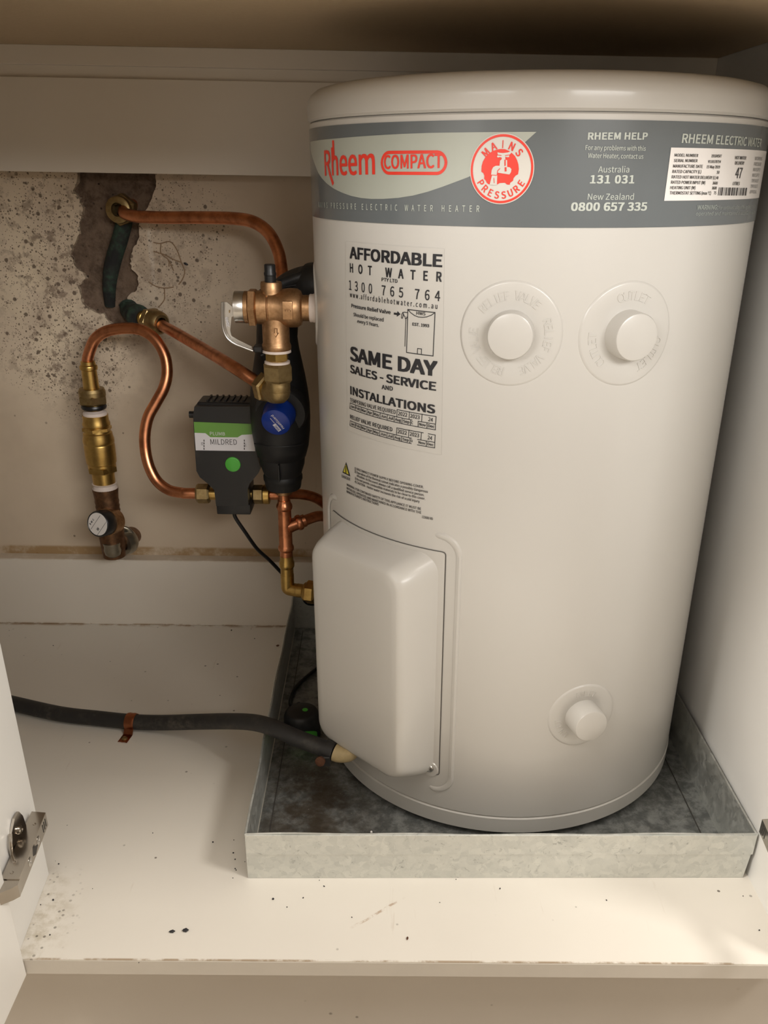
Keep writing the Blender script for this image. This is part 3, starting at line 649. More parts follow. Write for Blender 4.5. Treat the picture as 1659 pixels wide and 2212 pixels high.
# outlet leg
leg = V((pc.x, YV, zc)); lathe(bm, [(.0, 0), (.0128, .002), (.0134, .012), (.0134, .0335), (.0140, .0348), (.0146, .0365), (.0146, .0395), (.0138, .0408), (0, .0408)], leg, (0, 0, -1), 40)
top = Pz(965, 430, YV); lathe(bm, [(0, -.012), (.0105, -.012), (.0105, .0045), (.0098, .0062), (0, .0062)], top, (0, 0, 1), 36)
obj('body', bm, 'bronze', prv)
bm = NB(); box(bm, Pz(1092, 780, YV-.0186)+V((0, -.001, 0)), Pz(1200, 575, YV-.0186)+V((0, .004, 0)), .0012, 2); obj('cast_pad', bm, 'bronze', prv)
bm = NB()
for pts in (((1150, 665), (1150, 690)), ((1120, 690), (1125, 668), (1175, 668), (1180, 690)),): tube(bm, [Pz(x, y, YV-.0198) for x, y in pts], .0005, 8, 4)
tube(bm, [Pz(x, y, YV-.0137) for x, y in ((1000,880),(1000,930),(985,928),(1015,975),(1045,928),(1030,930),(1030,880),(1000,880))], .0005, 8, 1); obj('cast_arrow', bm, 'bronze', prv)
bm = prof_x(NB(), [(665,0),(665,.0145),(672,.0152),(712,.0152),(714,0)]); obj('bonnet_ring', bm, 'bronze', prv)
bm = NB(); hexn(bm, (xs(712), YV, zc), (1, 0, 0), .0186, xs(806)-xs(712), phase=math.radians(0)); obj('bonnet_nut', bm, 'bronze', prv, angle=20)
bm = prof_x(NB(), [(556,0),(556,.0135),(562,.0150),(660,.0150),(668,.0146),(669,0)]); obj('end_cap', bm, 'steel', prv)
bm = NB(); q = Pz(955, 372, YV); lathe(bm, [(0, -.004), (.0056, -.004), (.0056, .007), (.0060, .0075), (.0060, .0095), (.0054, .0105), (.0054, .0168), (.0046, .0176), (0, .0176)], q, (0, 0, 1), 24); obj('stem_cap', bm, 'black', prv)
bm = prof_x(NB(), [(1395,0),(1395,.0130),(1402,.0134),(1430,.0132),(1440,.0137),(1472,.0135),(1474,0)]); obj('thread_tape', bm, 'tape', prv)
# easing lever
bm = NB()
for dy in (-.005, .005): tube(bm, [Pz(x, y, YV+dy) for x, y in ((412, 585), (412, 780), (425, 890), (470, 985), (545, 1045), (640, 1085), (760, 1130))], .0010, 10, 8)
P = [Pz(x, y, YV) for x, y in ((418, 580), (470, 585), (560, 660), (560, 730), (520, 750), (505, 900), (520, 960), (600, 1010), (745, 1080), (760, 1130), (640, 1085), (545, 1045), (470, 985), (425, 890), (415, 780))]
prism(bm, [p+V((0, -.0004, 0)) for p in P], (0, .0012, 0)); obj('easing_lever', bm, 'steel', prv)
bm = NB(); p_, q_ = Pz(497, 862, YV-.0014), Pz(480, 752, YV-.0014); d_ = q_-p_; text_plane(bm, '2049', p_, d_, V((-d_.z, 0, d_.x)), .0030, d_.length, .02); obj('lever_stamp', bm, 'white_print', prv, False)
bm = NB(); box(bm, Pz(762, 1150, YV-.006), Pz(860, 1080, YV-.006)+V((0, .013, 0)), .001, 1); tube(bm, [Pz(x, y, YV) for x, y in ((860, 1120), (885, 1160), (850, 1180))], .0012, 8, 4); obj('cable_tie', bm, 'cable', prv)
bm = NB(); tube(bm, [Pz(x, y, YV-.0016) for x, y in ((492, 688), (496, 688))], .0014, 12, 2); obj('lever_pin', bm, 'brass', prv)
# tape, nipple, swivel elbow under it
elb = thing('brass_elbow', 'dull cast brass elbow hanging below the bronze relief valve', 'pipe fitting', Pz(1010, 1580, YV))
z0 = zc-.0408; ax0 = V((pc.x, YV, 0))
def vz(h): return V((pc.x, YV, z0+h))
bm = NB(); lathe(bm, [(.0100, .0006), (.0142, .0002), (.0144, -.0022), (.0100, -.0026)], vz(0), (0, 0, 1), 36); obj('thread_tape', bm, 'tape', elb); bm = NB(); lathe(bm, [(.0100, -.0108), (.0128, -.0112), (.0128, -.0132), (.0100, -.0136)], vz(0), (0, 0, 1), 36); obj('thread_tape', bm, 'tape', elb)
bm = NB(); hexn(bm, vz(-.0105), (0, 0, 1), .0122, .0085); cyl(bm, vz(-.015), (0, 0, 1), .0098, .014); obj('nipple', bm, 'brass', elb, angle=20)
bm = NB(); hexn(bm, vz(-.0318), (0, 0, 1), .0158, .0185, phase=math.radians(10)); obj('swivel_nut', bm, 'brass_dull', elb, angle=20)
dend = aty(345, 700, .205); pe = vz(-.0425); ddir = (aty(545, 812, .004)-pe); ddir = (dend-pe); ddir.z *= .75; ddir.normalize()
bm = NB(); tube(bm, [vz(-.030), vz(-.034), vz(-.0385), vz(-.0425)+ddir*.003, vz(-.0445)+ddir*.008, vz(-.0445)+ddir*.014], .0122, 28, 8); lathe(bm, [(0, -.0122), (.006, -.0106), (.0105, -.006), (.0122, 0), (.0122, .001), (0, .001)], vz(-.0425), (0, 0, 1), 32); obj('elbow_body', bm, 'brass_dull', elb)
dn = vz(-.0445)+ddir*.013
bm = NB(); lathe(bm, [(.009, 0), (.0118, .0005), (.0118, .0042), (.009, .0046)], dn, ddir, 32); obj('collar', bm, 'brass', elb)
bm = NB(); hexn(bm, dn+ddir*.0045, ddir, .0158, .0125, phase=.3); cyl(bm, dn+ddir*.016, ddir, .0118, .004); obj('compression_nut', bm, 'brass_dull', elb, angle=20)
# drain pipe of the relief valve
ps = dn+ddir*.014
dp = tag(obj('drain_pipe', tube(NB(), [ps, ps+ddir*.012, aty(500, 790, .045), aty(440, 754, .110), aty(385, 722, .165), aty(350, 703, .203)], .0067, 24, 8), 'copper', None, True, loc=ps), 'straight copper drain pipe sloping from the brass elbow up to the wall fitting', 'pipe')
# corroded wall fitting at its end
we = aty(345, 698, .208); wd_ = (aty(318, 690, .225)-we).normalized()
wf = thing('wall_fitting', 'brass union with a blackened corroded elbow where the sloping drain pipe meets the wall', 'pipe fitting', we)
bm = NB(); lathe(bm, [(.0072, -.004), (.0105, -.004), (.0135, -.001), (.0145, .004), (.0148, .012), (.0128, .014), (0, .014)], we, wd_, 36); hexn(bm, we, wd_, .0160, .010, .012); obj('compression_nut', bm, 'brass_dull', wf)
bm = NB(); lathe(bm, [(0, .020), (.0105, .020), (.0105, .024), (.0088, .025), (.0088, .027), (.0102, .028), (.0102, .032), (.0085, .033), (.0085, .040), (0, .040)], we, wd_, 32); obj('threaded_nipple', bm, 'brass', wf)
e0 = we+wd_*.037
bm = NB(); tube(bm, [e0, e0+wd_*.008, e0+wd_*.018+V((0, .004, .001)), e0+wd_*.026+V((-.002, .012, .002)), V((e0.x-.022, .266, e0.z+.006))], lambda t: .0138+.0014*math.sin(t*7), 24, 8); obj('corroded_elbow', bm, 'verdigris', wf)
# ================================================================== TEMPERING VALVE
tv = aty(610, 930, .09); TX = -.2605; TY = .09
temp = thing('tempering_valve', 'tempering valve in a black rubber jacket with a blue cap, behind the relief valve', 'valve', (TX, TY, .275))
zT = lambda py: aty(610, py, TY).z
bm = NB(); pr = []
for py, r in ((1052,0),(1052,.0205),(1046,.0215),(1036,.0222),(1033,.0232),(1026,.0232),(1022,.0220),(1000,.0262),(985,.0270),(983,.0282),(960,.0318),(930,.0338),(900,.0345),(870,.0342),(840,.0325),(810,.0300),(780,.0270),(750,.0240),(725,.0225),(700,.0215),(680,0)): pr.append((r*1.075, zT(py)))
lathe(bm, pr, (TX, TY, 0), (0, 0, 1), 48, 1.0, .92); jk = obj('rubber_jacket', bm, 'foam', temp)
for v in jk.data.vertices:
    if v.co.y < 0 and .02 < v.co.z < .16: pass
bm = NB()
box(bm, (TX-.0012, TY-.0335, zT(1020)), (TX+.0006, TY-.02, zT(985)), .0004, 1); bm.transform(M.Translation((0, -.0016, 0))); obj('mould_line', bm, 'foam', temp); bm = NB(); tube(bm, [(TX-.028, TY-.0232, zT(946)), (TX-.013, TY-.0325, zT(946)), (TX, TY-.0350, zT(946)), (TX+.013, TY-.0325, zT(946)), (TX+.028, TY-.0232, zT(946))], .0008, 8, 6); obj('jacket_rib', bm, 'foam', temp)
kd = V((-.12, -.93, -.30)).normalized()
k0 = aty(607, 885, TY-.026)
bm = NB(); lathe(bm, [(0, -.01), (.0300, -.008), (.0296, .002), (.0280, .0045), (.0200, .0050), (0, .005)], k0, kd, 44); obj('cap_boss', bm, 'foam', temp)
bm = NB(); lathe(bm, [(.0172, .003), (.0182, .005), (.0182, .010), (.0168, .012), (.0166, .024), (.0158, .0262), (.0145, .0270), (0, .0272)], k0, kd, 44); kn = obj('blue_cap', bm, 'blue', temp)
kx, ky, kz = frame(kd); fo = k0+kd*.0274
rx = V((1, 0, 0)); rx = (rx-kd*rx.dot(kd)).normalized(); ry = kd.cross(rx); ry = ry if ry.z > 0 else -ry
an = math.radians(126); tx_, ty_ = rx*math.cos(an)+ry*math.sin(an), -rx*math.sin(an)+ry*math.cos(an)
bm = NB(); text_plane(bm, 'HeatGuard', fo-tx_*.0100-ty_*.0048, tx_, ty_, .0030, .0200, .012); 
for a0, a1, b0, b1 in ((.0008, .0080, .0006, .0010), (-.0100, .0000, .0000, .0042)): prism(bm, [fo+tx_*x+ty_*y for x, y in ((a0, b0), (a1, b0), (a1, b1), (a0, b1))], kd*.0002)
obj('cap_lettering', bm, 'white_print', kn, False)
bm = NB(); text_plane(bm, 'RMC', fo-tx_*.0088+ty_*.0007+kd*.0004, tx_, ty_, .0029, .0075, .014); obj('cap_initials', bm, 'blue', kn, False)
bm = NB(); tube(bm, [V((-.196, .050, .504)), V((-.215, .056, .505)), V((-.238, .068, .497)), V((-.255, .085, .478)), V((TX, TY, .450)), V((TX, TY, .425))], lambda t: .0245 if t < .25 else .0225, 28, 8); obj('outlet_jacket', bm, 'foam', temp)
bm = NB(); box(bm, (-.2635, .040, .5075), (-.206, .075, .5095), .0006, 1, Euler((0, math.radians(-9), 0)).to_matrix()); tube(bm, [(-.268, .045, .498), (-.24, .045, .512), (-.205, .045, .522)], .006, 12, 6); obj('jacket_flap', bm, 'foam', temp)
bm = NB(); cyl(bm, (TX, TY, zT(1066)), (0, 0, 1), .0098, .02); obj('outlet_ferrule', bm, 'bronze', temp)
# hot pipe from the wall hole
hp = thing('hot_water_pipe', 'copper hot water pipe running level from the broken wall patch, then bending down', 'pipe', aty(255, 452, .25))
w0 = aty(264, 455, .238)
bm = NB(); tube(bm, [V((w0.x+.006, .275, w0.z+.006)), V((w0.x+.002, .252, w0.z+.003)), aty(268, 460, .236), aty(290, 467, .224), aty(320, 469, .219), aty(360, 470, .213), aty(430, 470, .200), aty(505, 472, .184), aty(548, 480, .172), aty(580, 503, .162), aty(600, 540, .152), aty(608, 580, .142), aty(611, 630, .128), (TX-.001, .112, .440)], .0070, 24, 8); obj('tube', bm, 'copper', hp)
bm = NB(); nd_ = V((-.10, -1, .05)).normalized(); no = aty(256, 453, .243); lathe(bm, [(.0078, .004), (.0128, .004), (.0150, .0025), (.0155, -.004), (.0078, -.004)], no, nd_, 40); hexn(bm, no, nd_, .0185, .016, -.020, .0078, .4); obj('wall_nut', bm, 'brass_dull', hp)
# old corroded stub inside the patch
cpz = [aty(x, y, Y) for x, y, Y in ((272, 462, .266), (266, 490, .262), (258, 520, .2605), (247, 555, .2605), (239, 590, .261), (236, 625, .263), (238, 660, .268))]
tag(obj('corroded_pipe', tube(NB(), cpz, lambda t: .0098*(1-.30*max(0, t-.6)/.4), 22, 8), 'verdigris', None, True, loc=cpz[3]), 'old green corroded copper pipe set upright in the broken brown wall patch', 'pipe')
# ================================================================== COLD SUPPLY: stop valve, check valve, loop
CX, CY = -.5100, .198
zc_ = lambda py, px=220: aty(px, py, CY).z
chk = thing('check_valve', 'tall yellow brass inline valve standing above the wall stop valve', 'valve', (CX, CY, zc_(1062)))
def vl(prof, seg=40): return lathe(NB(), [(r, zc_(py)) for py, r in prof], (CX, CY, 0), (0, 0, 1), seg)
obj('body', vl([(1042,0),(1042,.0142),(1020,.0145),(1018,.0172),(1008,.0178),(1000,.0178),(998,.0190),(985,.0194),(960,.0194),(957,.0188),(955,.0196),(948,.0196),(940,.0184),(934,.0180),(932,.0168),(924,.0160),(920,.0160),(918,.0172),(913,.0172),(908,.0160),(896,.0160),(894,0)]), 'brass', chk)
bm = NB(); hexn(bm, (CX, CY, zc_(1018)), (0, 0, 1), .0200, zc_(1004)-zc_(1018), phase=math.radians(20)); obj('hex_collar', bm, 'brass', chk, angle=20); bm = NB(); hexn(bm, (CX, CY, zc_(930)), (0, 0, 1), .0186, zc_(921)-zc_(930), phase=math.radians(0)); obj('hex_collar', bm, 'brass', chk, angle=20)
obj('thread_tape', vl([(898,.009),(898,.0148),(893,.0150),(890,.0142),(886,.010)]), 'tape', chk); bm = NB(); lathe(bm, [(r, zc_(py)) for py, r in ((1058,.009),(1058,.0160),(1054,.0165),(1051,.0150),(1046,.0148),(1043,.0160),(1040,.009))], (CX, CY, 0), (0, 0, 1), 36); obj('thread_tape', bm, 'tape', chk)
obj('sealing_ring', vl([(882,.009),(882,.0150),(878,.0158),(874,.0150),(874,.009)]), 'cable', chk)
bm = NB(); hexn(bm, (CX, CY, zc_(872)), (0, 0, 1), .0182, zc_(852)-zc_(872), phase=.3); lathe(bm, [(r, zc_(py)) for py, r in ((855,0),(855,.0165),(845,.0165),(839,.0150),(838,0))], (CX, CY, 0), (0, 0, 1), 40); obj('union_nut', bm, 'brass_dull', chk, angle=20)
obj('tail_sleeve', vl([(884,0),(884,.0118),(840,.0110),(838,.0098),(800,.0092),(798,.0106),(793,.0110),(790,.0106),(788,.0090),(781,.0088),(780,.0078),(780,0)]), 'brass', chk)
cl = [V((CX, CY, zc_(786))), V((CX, CY, zc_(778)))]+[aty(x, y, Y) for x, y, Y in ((195, 755, .198), (207, 731, .197), (232, 715, .195), (272, 709, .191), (308, 714, .186), (337, 735, .181), (356, 768, .176), (361, 805, .171), (354, 838, .166), (337, 870, .161), (320, 902, .156), (313, 940, .151), (315, 978, .146), (324, 1012, .141), (341, 1041, .137), (366, 1059, .133), (395, 1065, .130))]
MY = .128; ml = aty(425, 1066, MY); cl += [ml+V((-.014, 0, 0)), ml+V((.012, 0, 0))]
tag(obj('cold_water_pipe', tube(NB(), cl, .0068, 24, 8), 'copper', None, True, loc=cl[0]), 'copper pipe bent in an S-shaped loop from the brass valve to the black shut-off box', 'pipe')
# stop valve at the wall
sv = thing('stop_valve', 'old bronze stop valve at the foot of the wall with a black round cap', 'valve', aty(240, 1185, .20))
bm = lathe(NB(), [(r, zc_(py)) for py, r in ((1210,0),(1200,.0150),(1160,.0165),(1135,.0175),(1110,.0155),(1106,.0150),(1102,.0158),(1098,.0150),(1092,.0158),(1088,.0150),(1082,.0158),(1078,.0152),(1064,.0160),(1058,.0166),(1054,.0166),(1052,.0150),(1052,0))], (CX, CY, 0), (0, 0, 1), 40)
u0 = aty(236, 1168, CY); tube(bm, [u0, aty(246, 1170, .206), aty(262, 1168, .222), aty(276, 1162, .240), aty(286, 1156, .2600)], lambda t: .0150-.002*t, 28, 6); obj('body', bm, 'bronze_old', sv)
bm = NB(); e = aty(262, 1172, .218); lathe(bm, [(.012, -.010), (.0175, -.009), (.0192, -.002), (.0188, .004), (.0165, .008), (.012, .010)], e+V((.004, .006, 0)), V((.42, .9, .02)), 32); tube(bm, [aty(262, 1138, .218), aty(277, 1143, .220), aty(287, 1155, .222), aty(285, 1172, .222), aty(272, 1188, .220)], .0026, 12, 6); obj('union_ring', bm, 'clear_plastic', sv)
bm = NB(); q = aty(243, 1183, .190); lathe(bm, [(0, -.014), (.0070, -.0125), (.0105, -.009), (.0118, -.003), (.0112, .003), (.0118, .005), (.0118, .008), (0, .009)], q, (0, 0, 1), 32); obj('drain_plug', bm, 'clear_plastic', sv)
sk = V((-.34, -.86, .20)).normalized(); s0 = aty(231, 1128, .178)
bm = NB(); lathe(bm, [(0, -.016), (.0165, -.016), (.0178, -.002), (.0182, 0), (.0182, .0016), (.016, .002), (0, .002)], s0, sk, 40); obj('spindle_collar', bm, 'bronze', sv)
bm = NB(); lathe(bm, [(.0160, 0), (.0172, .002), (.0175, .016), (.0165, .0185), (.0158, .019), (.0150, .0182), (0, .0182)], s0, sk, 40); cap = obj('round_cap', bm, 'black', sv)
so = s0+sk*.0184; rx = V((1, 0, 0)); rx = (rx-sk*rx.dot(sk)).normalized(); ry = sk.cross(rx); ry = ry if ry.z > 0 else -ry
bm = NB(); lathe(bm, [(.0150, 0), (.0146, .0003), (0, .0004)], so, sk, 40); dl = obj('cap_disc', bm, 'label_white', cap)
an = math.radians(50); a_, b_ = rx*math.cos(an)+ry*math.sin(an), -rx*math.sin(an)+ry*math.cos(an); so2 = so+sk*.0006
bm = NB(); text_plane(bm, 'RMC', so2-a_*.0085+b_*.0070, a_, b_, .0026, .010, .03, 1.3); text_plane(bm, 'W', so2-a_*.0065-b_*.0062, a_, b_, .0036, None, .02)
for x in (.0035, -.0085): prism(bm, [so2+a_*p+b_*(x+d) for p, d in ((-.0125, -.0002), (.0125, -.0002), (.0125, .0002), (-.0125, .0002))], sk*.0001)
obj('disc_lettering', bm, 'ink', dl, False)
# ================================================================== LEAK SHUT-OFF BOX
def Cm(x, y, Y): return aty(390+x/4.424, 830+y/4.424, Y)
FY = .098
box_ = thing('leak_shutoff_box', 'black plastic leak shut-off box with a green and white label, clamped on the copper pipe', 'shut-off valve', Cm(500, 1250, .125))
def cmz(y): return Cm(430, y, FY).z
mx = Cm(420, 600, FY).x
sil = [(132, 215), (120, 300), (124, 400), (136, 620), (152, 830), (185, 890), (265, 955), (322, 1012), (340, 1165), (650, 1165), (640, 1010), (660, 950), (745, 850), (762, 800), (722, 640), (700, 420), (690, 300), (680, 215)]
pts = [Cm(x, y, FY) for x, y in sil]; bm = NB(); prism(bm, pts, (0, .048, 0)); bevel_all(bm, .005, 3, 20); hs = obj('housing', bm, 'black', box_, angle=40)
bm = NB(); p0, p1 = Cm(150, 232, FY+.006), Cm(690, 150, FY+.006); box(bm, (p0.x, FY+.010, p0.z-.004), (p1.x, FY+.044, p0.z+.0065), .0035, 3)
for k in range(7): x = p0.x+.012+(p1.x-p0.x-.024)*k/6; box(bm, (x-.0012, FY+.014, p0.z+.006), (x+.0012, FY+.040, p0.z+.0085), .0004, 1)
obj('vent_lid', bm, 'black', box_)
bm = NB(); p0, p1 = Cm(345, 1250, FY), Cm(662, 1165, FY); box(bm, (p0.x, FY+.002, p0.z), (p1.x, FY+.046, p1.z+.001), .0015, 2); obj('foot_block', bm, 'black', box_)
bm = NB(); q = Cm(118, 290, FY+.015); lathe(bm, [(0, -.004), (.004, -.004), (.004, .004), (0, .004)], q, (1, 0, 0), 20); obj('side_stud', bm, 'black', box_)
yl = FY-.0005
bm = NB(); prism(bm, [Cm(x, y, yl) for x, y in ((127, 360), (686, 380), (694, 478), (585, 484), (545, 508), (285, 506), (238, 468), (133, 464))], (0, .0004, 0)); gl = obj('green_label', bm, 'green_print', box_, False)
bm = NB(); prism(bm, [Cm(x, y, yl) for x, y in ((133, 464), (238, 468), (285, 506), (545, 508), (585, 484), (694, 478), (714, 640), (146, 632))], (0, .0004, 0)); wl = obj('white_label', bm, 'white_print', box_, False)
def cmtext(bm, s, a, b, cap, bold=0, sp=1): p, q = Cm(*a, yl-.0003), Cm(*b, yl-.0003); d = q-p; text_plane(bm, s, p, d, V((-d.z, 0, d.x)), cap, d.length, bold, sp)
bm = NB(); cmtext(bm, 'PLUMB', (282, 487), (425, 491), .0040, -.006); obj('green_label_lettering', bm, 'white_print', gl, False)
bm = NB(); cmtext(bm, 'MILDRED', (287, 576), (540, 579), .0064, -.004)
for x0, x1 in ((220, 225), (606, 611)):
    for k in range(4): box(bm, Cm(x0, 548+k*26, yl-.0003), Cm(x1+3, 530+k*26, yl-.0002))
for s_, a_, b_ in (('IN', (215, 582), (213, 556)), ('OUT', (628, 598), (626, 560))):
    p, q = Cm(*a_, yl-.0004), Cm(*b_, yl-.0004); d = q-p; text_plane(bm, s_, p, d, V((-d.z, 0, d.x)), .0022, d.length)
obj('white_label_lettering', bm, 'ink_soft', wl, False)
bm = NB(); q = Cm(500, 765, FY); lathe(bm, [(.0092, .0), (.0088, .0014), (.0075, .0019), (0, .002)], q, (0, -1, 0), 40); obj('green_button', bm, 'green', box_)
bm = NB(); cmx = Cm(300, 1065, MY)
def pnut(a, b, r, nm):
    bm = NB(); p, q = Cm(*a, MY), Cm(*b, MY); p.z = q.z = ml.z; hexn(bm, p, (1, 0, 0), r, q.x-p.x, phase=.25); return obj(nm, bm, 'brass_dull', box_, angle=20)
pnut((152, 1040), (282, 1040), .0122, 'compression_nut'); pnut((690, 1050), (800, 1050), .0118, 'compression_nut')
bm = NB(); p = Cm(270, 1050, MY); q = Cm(345, 1050, MY); cyl(bm, (p.x, MY, ml.z), (1, 0, 0), .0078, q.x-p.x); obj('valve_spigot', bm, 'brass', box_); bm = NB(); p = Cm(630, 1050, MY); q = Cm(700, 1050, MY); cyl(bm, (p.x, MY, ml.z), (1, 0, 0), .0078, q.x-p.x)
obj('valve_spigot', bm, 'brass', box_); bm = NB(); p = Cm(798, 1050, MY); lathe(bm, [(.007, 0), (.0122, 0), (.0122, .0065), (.010, .0075), (.007, .0075)], (p.x, MY, ml.z), (1, 0, 0), 32); obj('ferrule', bm, 'brass', box_)
# pipe from the box round behind the heater into the tee
tp = V((TX, TY, 0)); tzz = lambda py: aty(612, py, TY).z
rb = Cm(800, 1055, MY); b0 = V((rb.x, MY, ml.z)); tee_br = aty(640, 1130, TY+.004); bend = [b0, b0+V((.02, 0, 0)), aty(640, 1067, .140), aty(668, 1071, .148), aty(690, 1080, .158), aty(712, 1098, .168)]
bk_ = [aty(728, 1116, .165), aty(722, 1120, .145), aty(690, 1115, .118), aty(665, 1122, .105), aty(648, 1128, .096)]
tag(obj('return_pipe', tube(NB(), bend+bk_, .0066, 22, 8), 'copper', None, True, loc=bend[0]), 'copper pipe leaving the shut-off box to the right and doubling back to the tee', 'pipe')
tee = thing('copper_tee', 'upright copper tee with raised rings below the blue-capped valve', 'pipe fitting', (TX, TY, tzz(1205)))
bm = NB(); lathe(bm, [(0, tzz(1205)), (.0078, tzz(1205)), (.0078, tzz(1190)), (.0094, tzz(1187)), (.0098, tzz(1183)), (.0094, tzz(1179)), (.0082, tzz(1176)), (.0080, tzz(1101)), (.0092, tzz(1099)), (.0098, tzz(1094)), (.0092, tzz(1089)), (.0078, tzz(1086)), (.0076, tzz(1080)), (0, tzz(1080))], (TX, TY, 0), (0, 0, 1), 36)
bo = V((TX, TY, tzz(1140))); bd = (bk_[-1]-bo).normalized(); lathe(bm, [(0, 0), (.0088, .003), (.0080, .010), (.0080, .0145), (.0094, .016), (.0098, .0185), (.0092, .021), (.0078, .022), (.0078, .026), (0, .026)], bo, bd, 32); obj('tee_body', bm, 'copper', tee)
bm = NB(); cyl(bm, (TX, TY, tzz(1090)), (0, 0, 1), .0064, tzz(1046)-tzz(1090)); obj('upper_stub', bm, 'copper', tee)
be = thing('inlet_elbow', 'yellow brass elbow and union joining the copper tee to the foot of the heater', 'pipe fitting', (TX, TY, tzz(1275)))
bm = NB(); lathe(bm, [(0, tzz(1250)), (.0080, tzz(1250)), (.0080, tzz(1226)), (.0094, tzz(1223)), (.0096, tzz(1218)), (.0092, tzz(1213)), (.0082, tzz(1210)), (.0082, tzz(1200)), (0, tzz(1200))], (TX, TY, 0), (0, 0, 1), 36)
ez = tzz(1272); ed = V((1, -.28, 0)).normalized()
tube(bm, [(TX, TY, tzz(1240)), (TX, TY, ez+.006), V((TX, TY, ez+.001))+ed*.001, V((TX, TY, ez))+ed*.007, V((TX, TY, ez))+ed*.016], .0084, 28, 8); lathe(bm, [(0, -.0085), (.005, -.0072), (.0084, -.002), (.0084, 0)], (TX, TY, ez), (-.6, 0, -1), 28); obj('elbow_body', bm, 'brass', be)
bm = NB(); o = V((TX, TY, ez))+ed*.0125; cyl(bm, o, ed, .0088, .010); obj('straight_collar', bm, 'brass', be)
bm = NB(); lathe(bm, [(.006, .0085), (.0095, .0085), (.0118, .0105), (.0122, .013), (.006, .014)], o, ed, 32); hexn(bm, o, ed, .0150, .013, .0125, phase=.3); cyl(bm, o, ed, .0098, .030, h0=.024); obj('union_nut', bm, 'brass', be, angle=20)
# ================================================================== CABLE AND LEAK SENSOR
puck = atz(656, 1592, .0016); puck = V((-.2345, -.0335, .0018))
cab = [Cm(515, 1245, .122)+V((0, 0, .004)), Cm(525, 1275, .122), aty(530, 1150, .125), aty(555, 1185, .135), aty(582, 1210, .145), aty(603, 1232, .152), aty(625, 1255, .160), aty(650, 1283, .178), aty(672, 1305, .190), V((-.190, .2000, .070)), V((-.175, .200, .030)), V((-.178, .185, .006)), V((-.190, .168, .0045)), V((-.212, .140, .0045)), V((-.232, .110, .005)), V((-.2515, .070, .0055)), V((-.2560, .040, .006)), V((-.2540, .020, .010)), V((-.2475, .004, .020)), V((-.2395, -.016, .0365))]
tag(obj('sensor_cable', tube(NB(), cab, .0024, 12, 8), 'cable', None, True, loc=cab[0]), 'thin black cable hanging from the shut-off box and running along the tray to the sensor', 'cable')
sn = thing('leak_sensor', 'round black leak sensor with a green dot sitting in the drip tray', 'sensor', puck)
bm = NB(); lathe(bm, [(0, 0), (.0205, 0), (.0215, .002), (.0215, .028), (.0205, .0325), (.0185, .036), (.016, .0375), (0, .0385)], puck, (0, 0, 1), 44); obj('sensor_body', bm, 'black', sn)
bm = NB(); lathe(bm, [(.0034, 0), (.0032, .0006), (0, .0008)], puck+V((.004, 0, .0380)), (0, 0, 1), 24); obj('green_dot', bm, 'green', sn)
bm = NB(); n = 14; ring = []
for s in (0, 1):
    ring.append([])
    for k in range(n+1):
        t = k/n; a = math.radians(-128+96*t); hgt = .0035+.0075*math.sin(PI*t)**.7; ring[s].append(bm.verts.new(puck+V((.0219*math.cos(a), .0219*math.sin(a), .0115+(hgt if s else -hgt*.9)))))
for k in range(n): bm.faces.new((ring[0][k], ring[0][k+1], ring[1][k+1], ring[1][k]))
gb = obj('green_band', bm, 'green', sn)
for k in (3, 8):
    bm = NB()
    v = [gb.data.vertices[i].co.copy() for i in (k, k+3, n+1+k+3, n+1+k)]; c = sum(v, V())/4; bm.faces.new([bm.verts.new(puck+(c+(q-c)*.6)*1.004) for q in v]); obj('band_mark', bm, 'green_print', gb, False)
# ================================================================== CONDUIT
cq = [atz(0, 1513, .0096), atz(35, 1521, .0096), atz(130, 1542, .0096), atz(215, 1552, .0096), atz(285, 1559, .0100), atz(350, 1561, .014), atz(430, 1559, .028), atz(500, 1558, .046), atz(550, 1561, .0620), atz(590, 1572, .0690), atz(640, 1594, .0680), atz(690, 1613, .0650), atz(722, 1624, .0630)]
dx = (cq[-1]-cq[-2]).normalized()
cd_ = thing('flexible_conduit', 'black dusty conduit crossing the cabinet base and tray rim to the heater cover', 'conduit', cq[4])
bm = NB(); tube(bm, cq, .0093, 24, 8); obj('sheath', bm, 'conduit', cd_)
bm = NB(); lathe(bm, [(.0088, -.002), (.0106, -.002), (.0106, .008), (.0088, .008)], cq[-1]-dx*.008, dx, 28); s0 = cq[-1]-dx*.006; box(bm, s0+V((-.008, -.013, -.012)), s0+V((.002, -.004, 0)), .001, 1); obj('hose_clamp', bm, 'conduit', cd_)
bm = NB(); lathe(bm, [(0, 0), (.0052, 0), (.0052, .003), (.003, .004), (0, .004)], s0+V((-.003, -.013, -.013)), V((-.2, -1, .2)), 20); bm.transform(M.Translation((-.005, 0, .009))); obj('rusty_screw', bm, 'rust', cd_)
bm = NB(); o = cq[-1]+dx*.001; up_ = V((-.135, -.128, .088))-o; tube(bm, [o, o+dx*.006, o+dx*.013+V((.002, 0, .003)), o+dx*.020+V((.003, .002, .011))], lambda t: .0098-.002*t, 22, 6); obj('cream_gland', bm, 'cream', cd_)
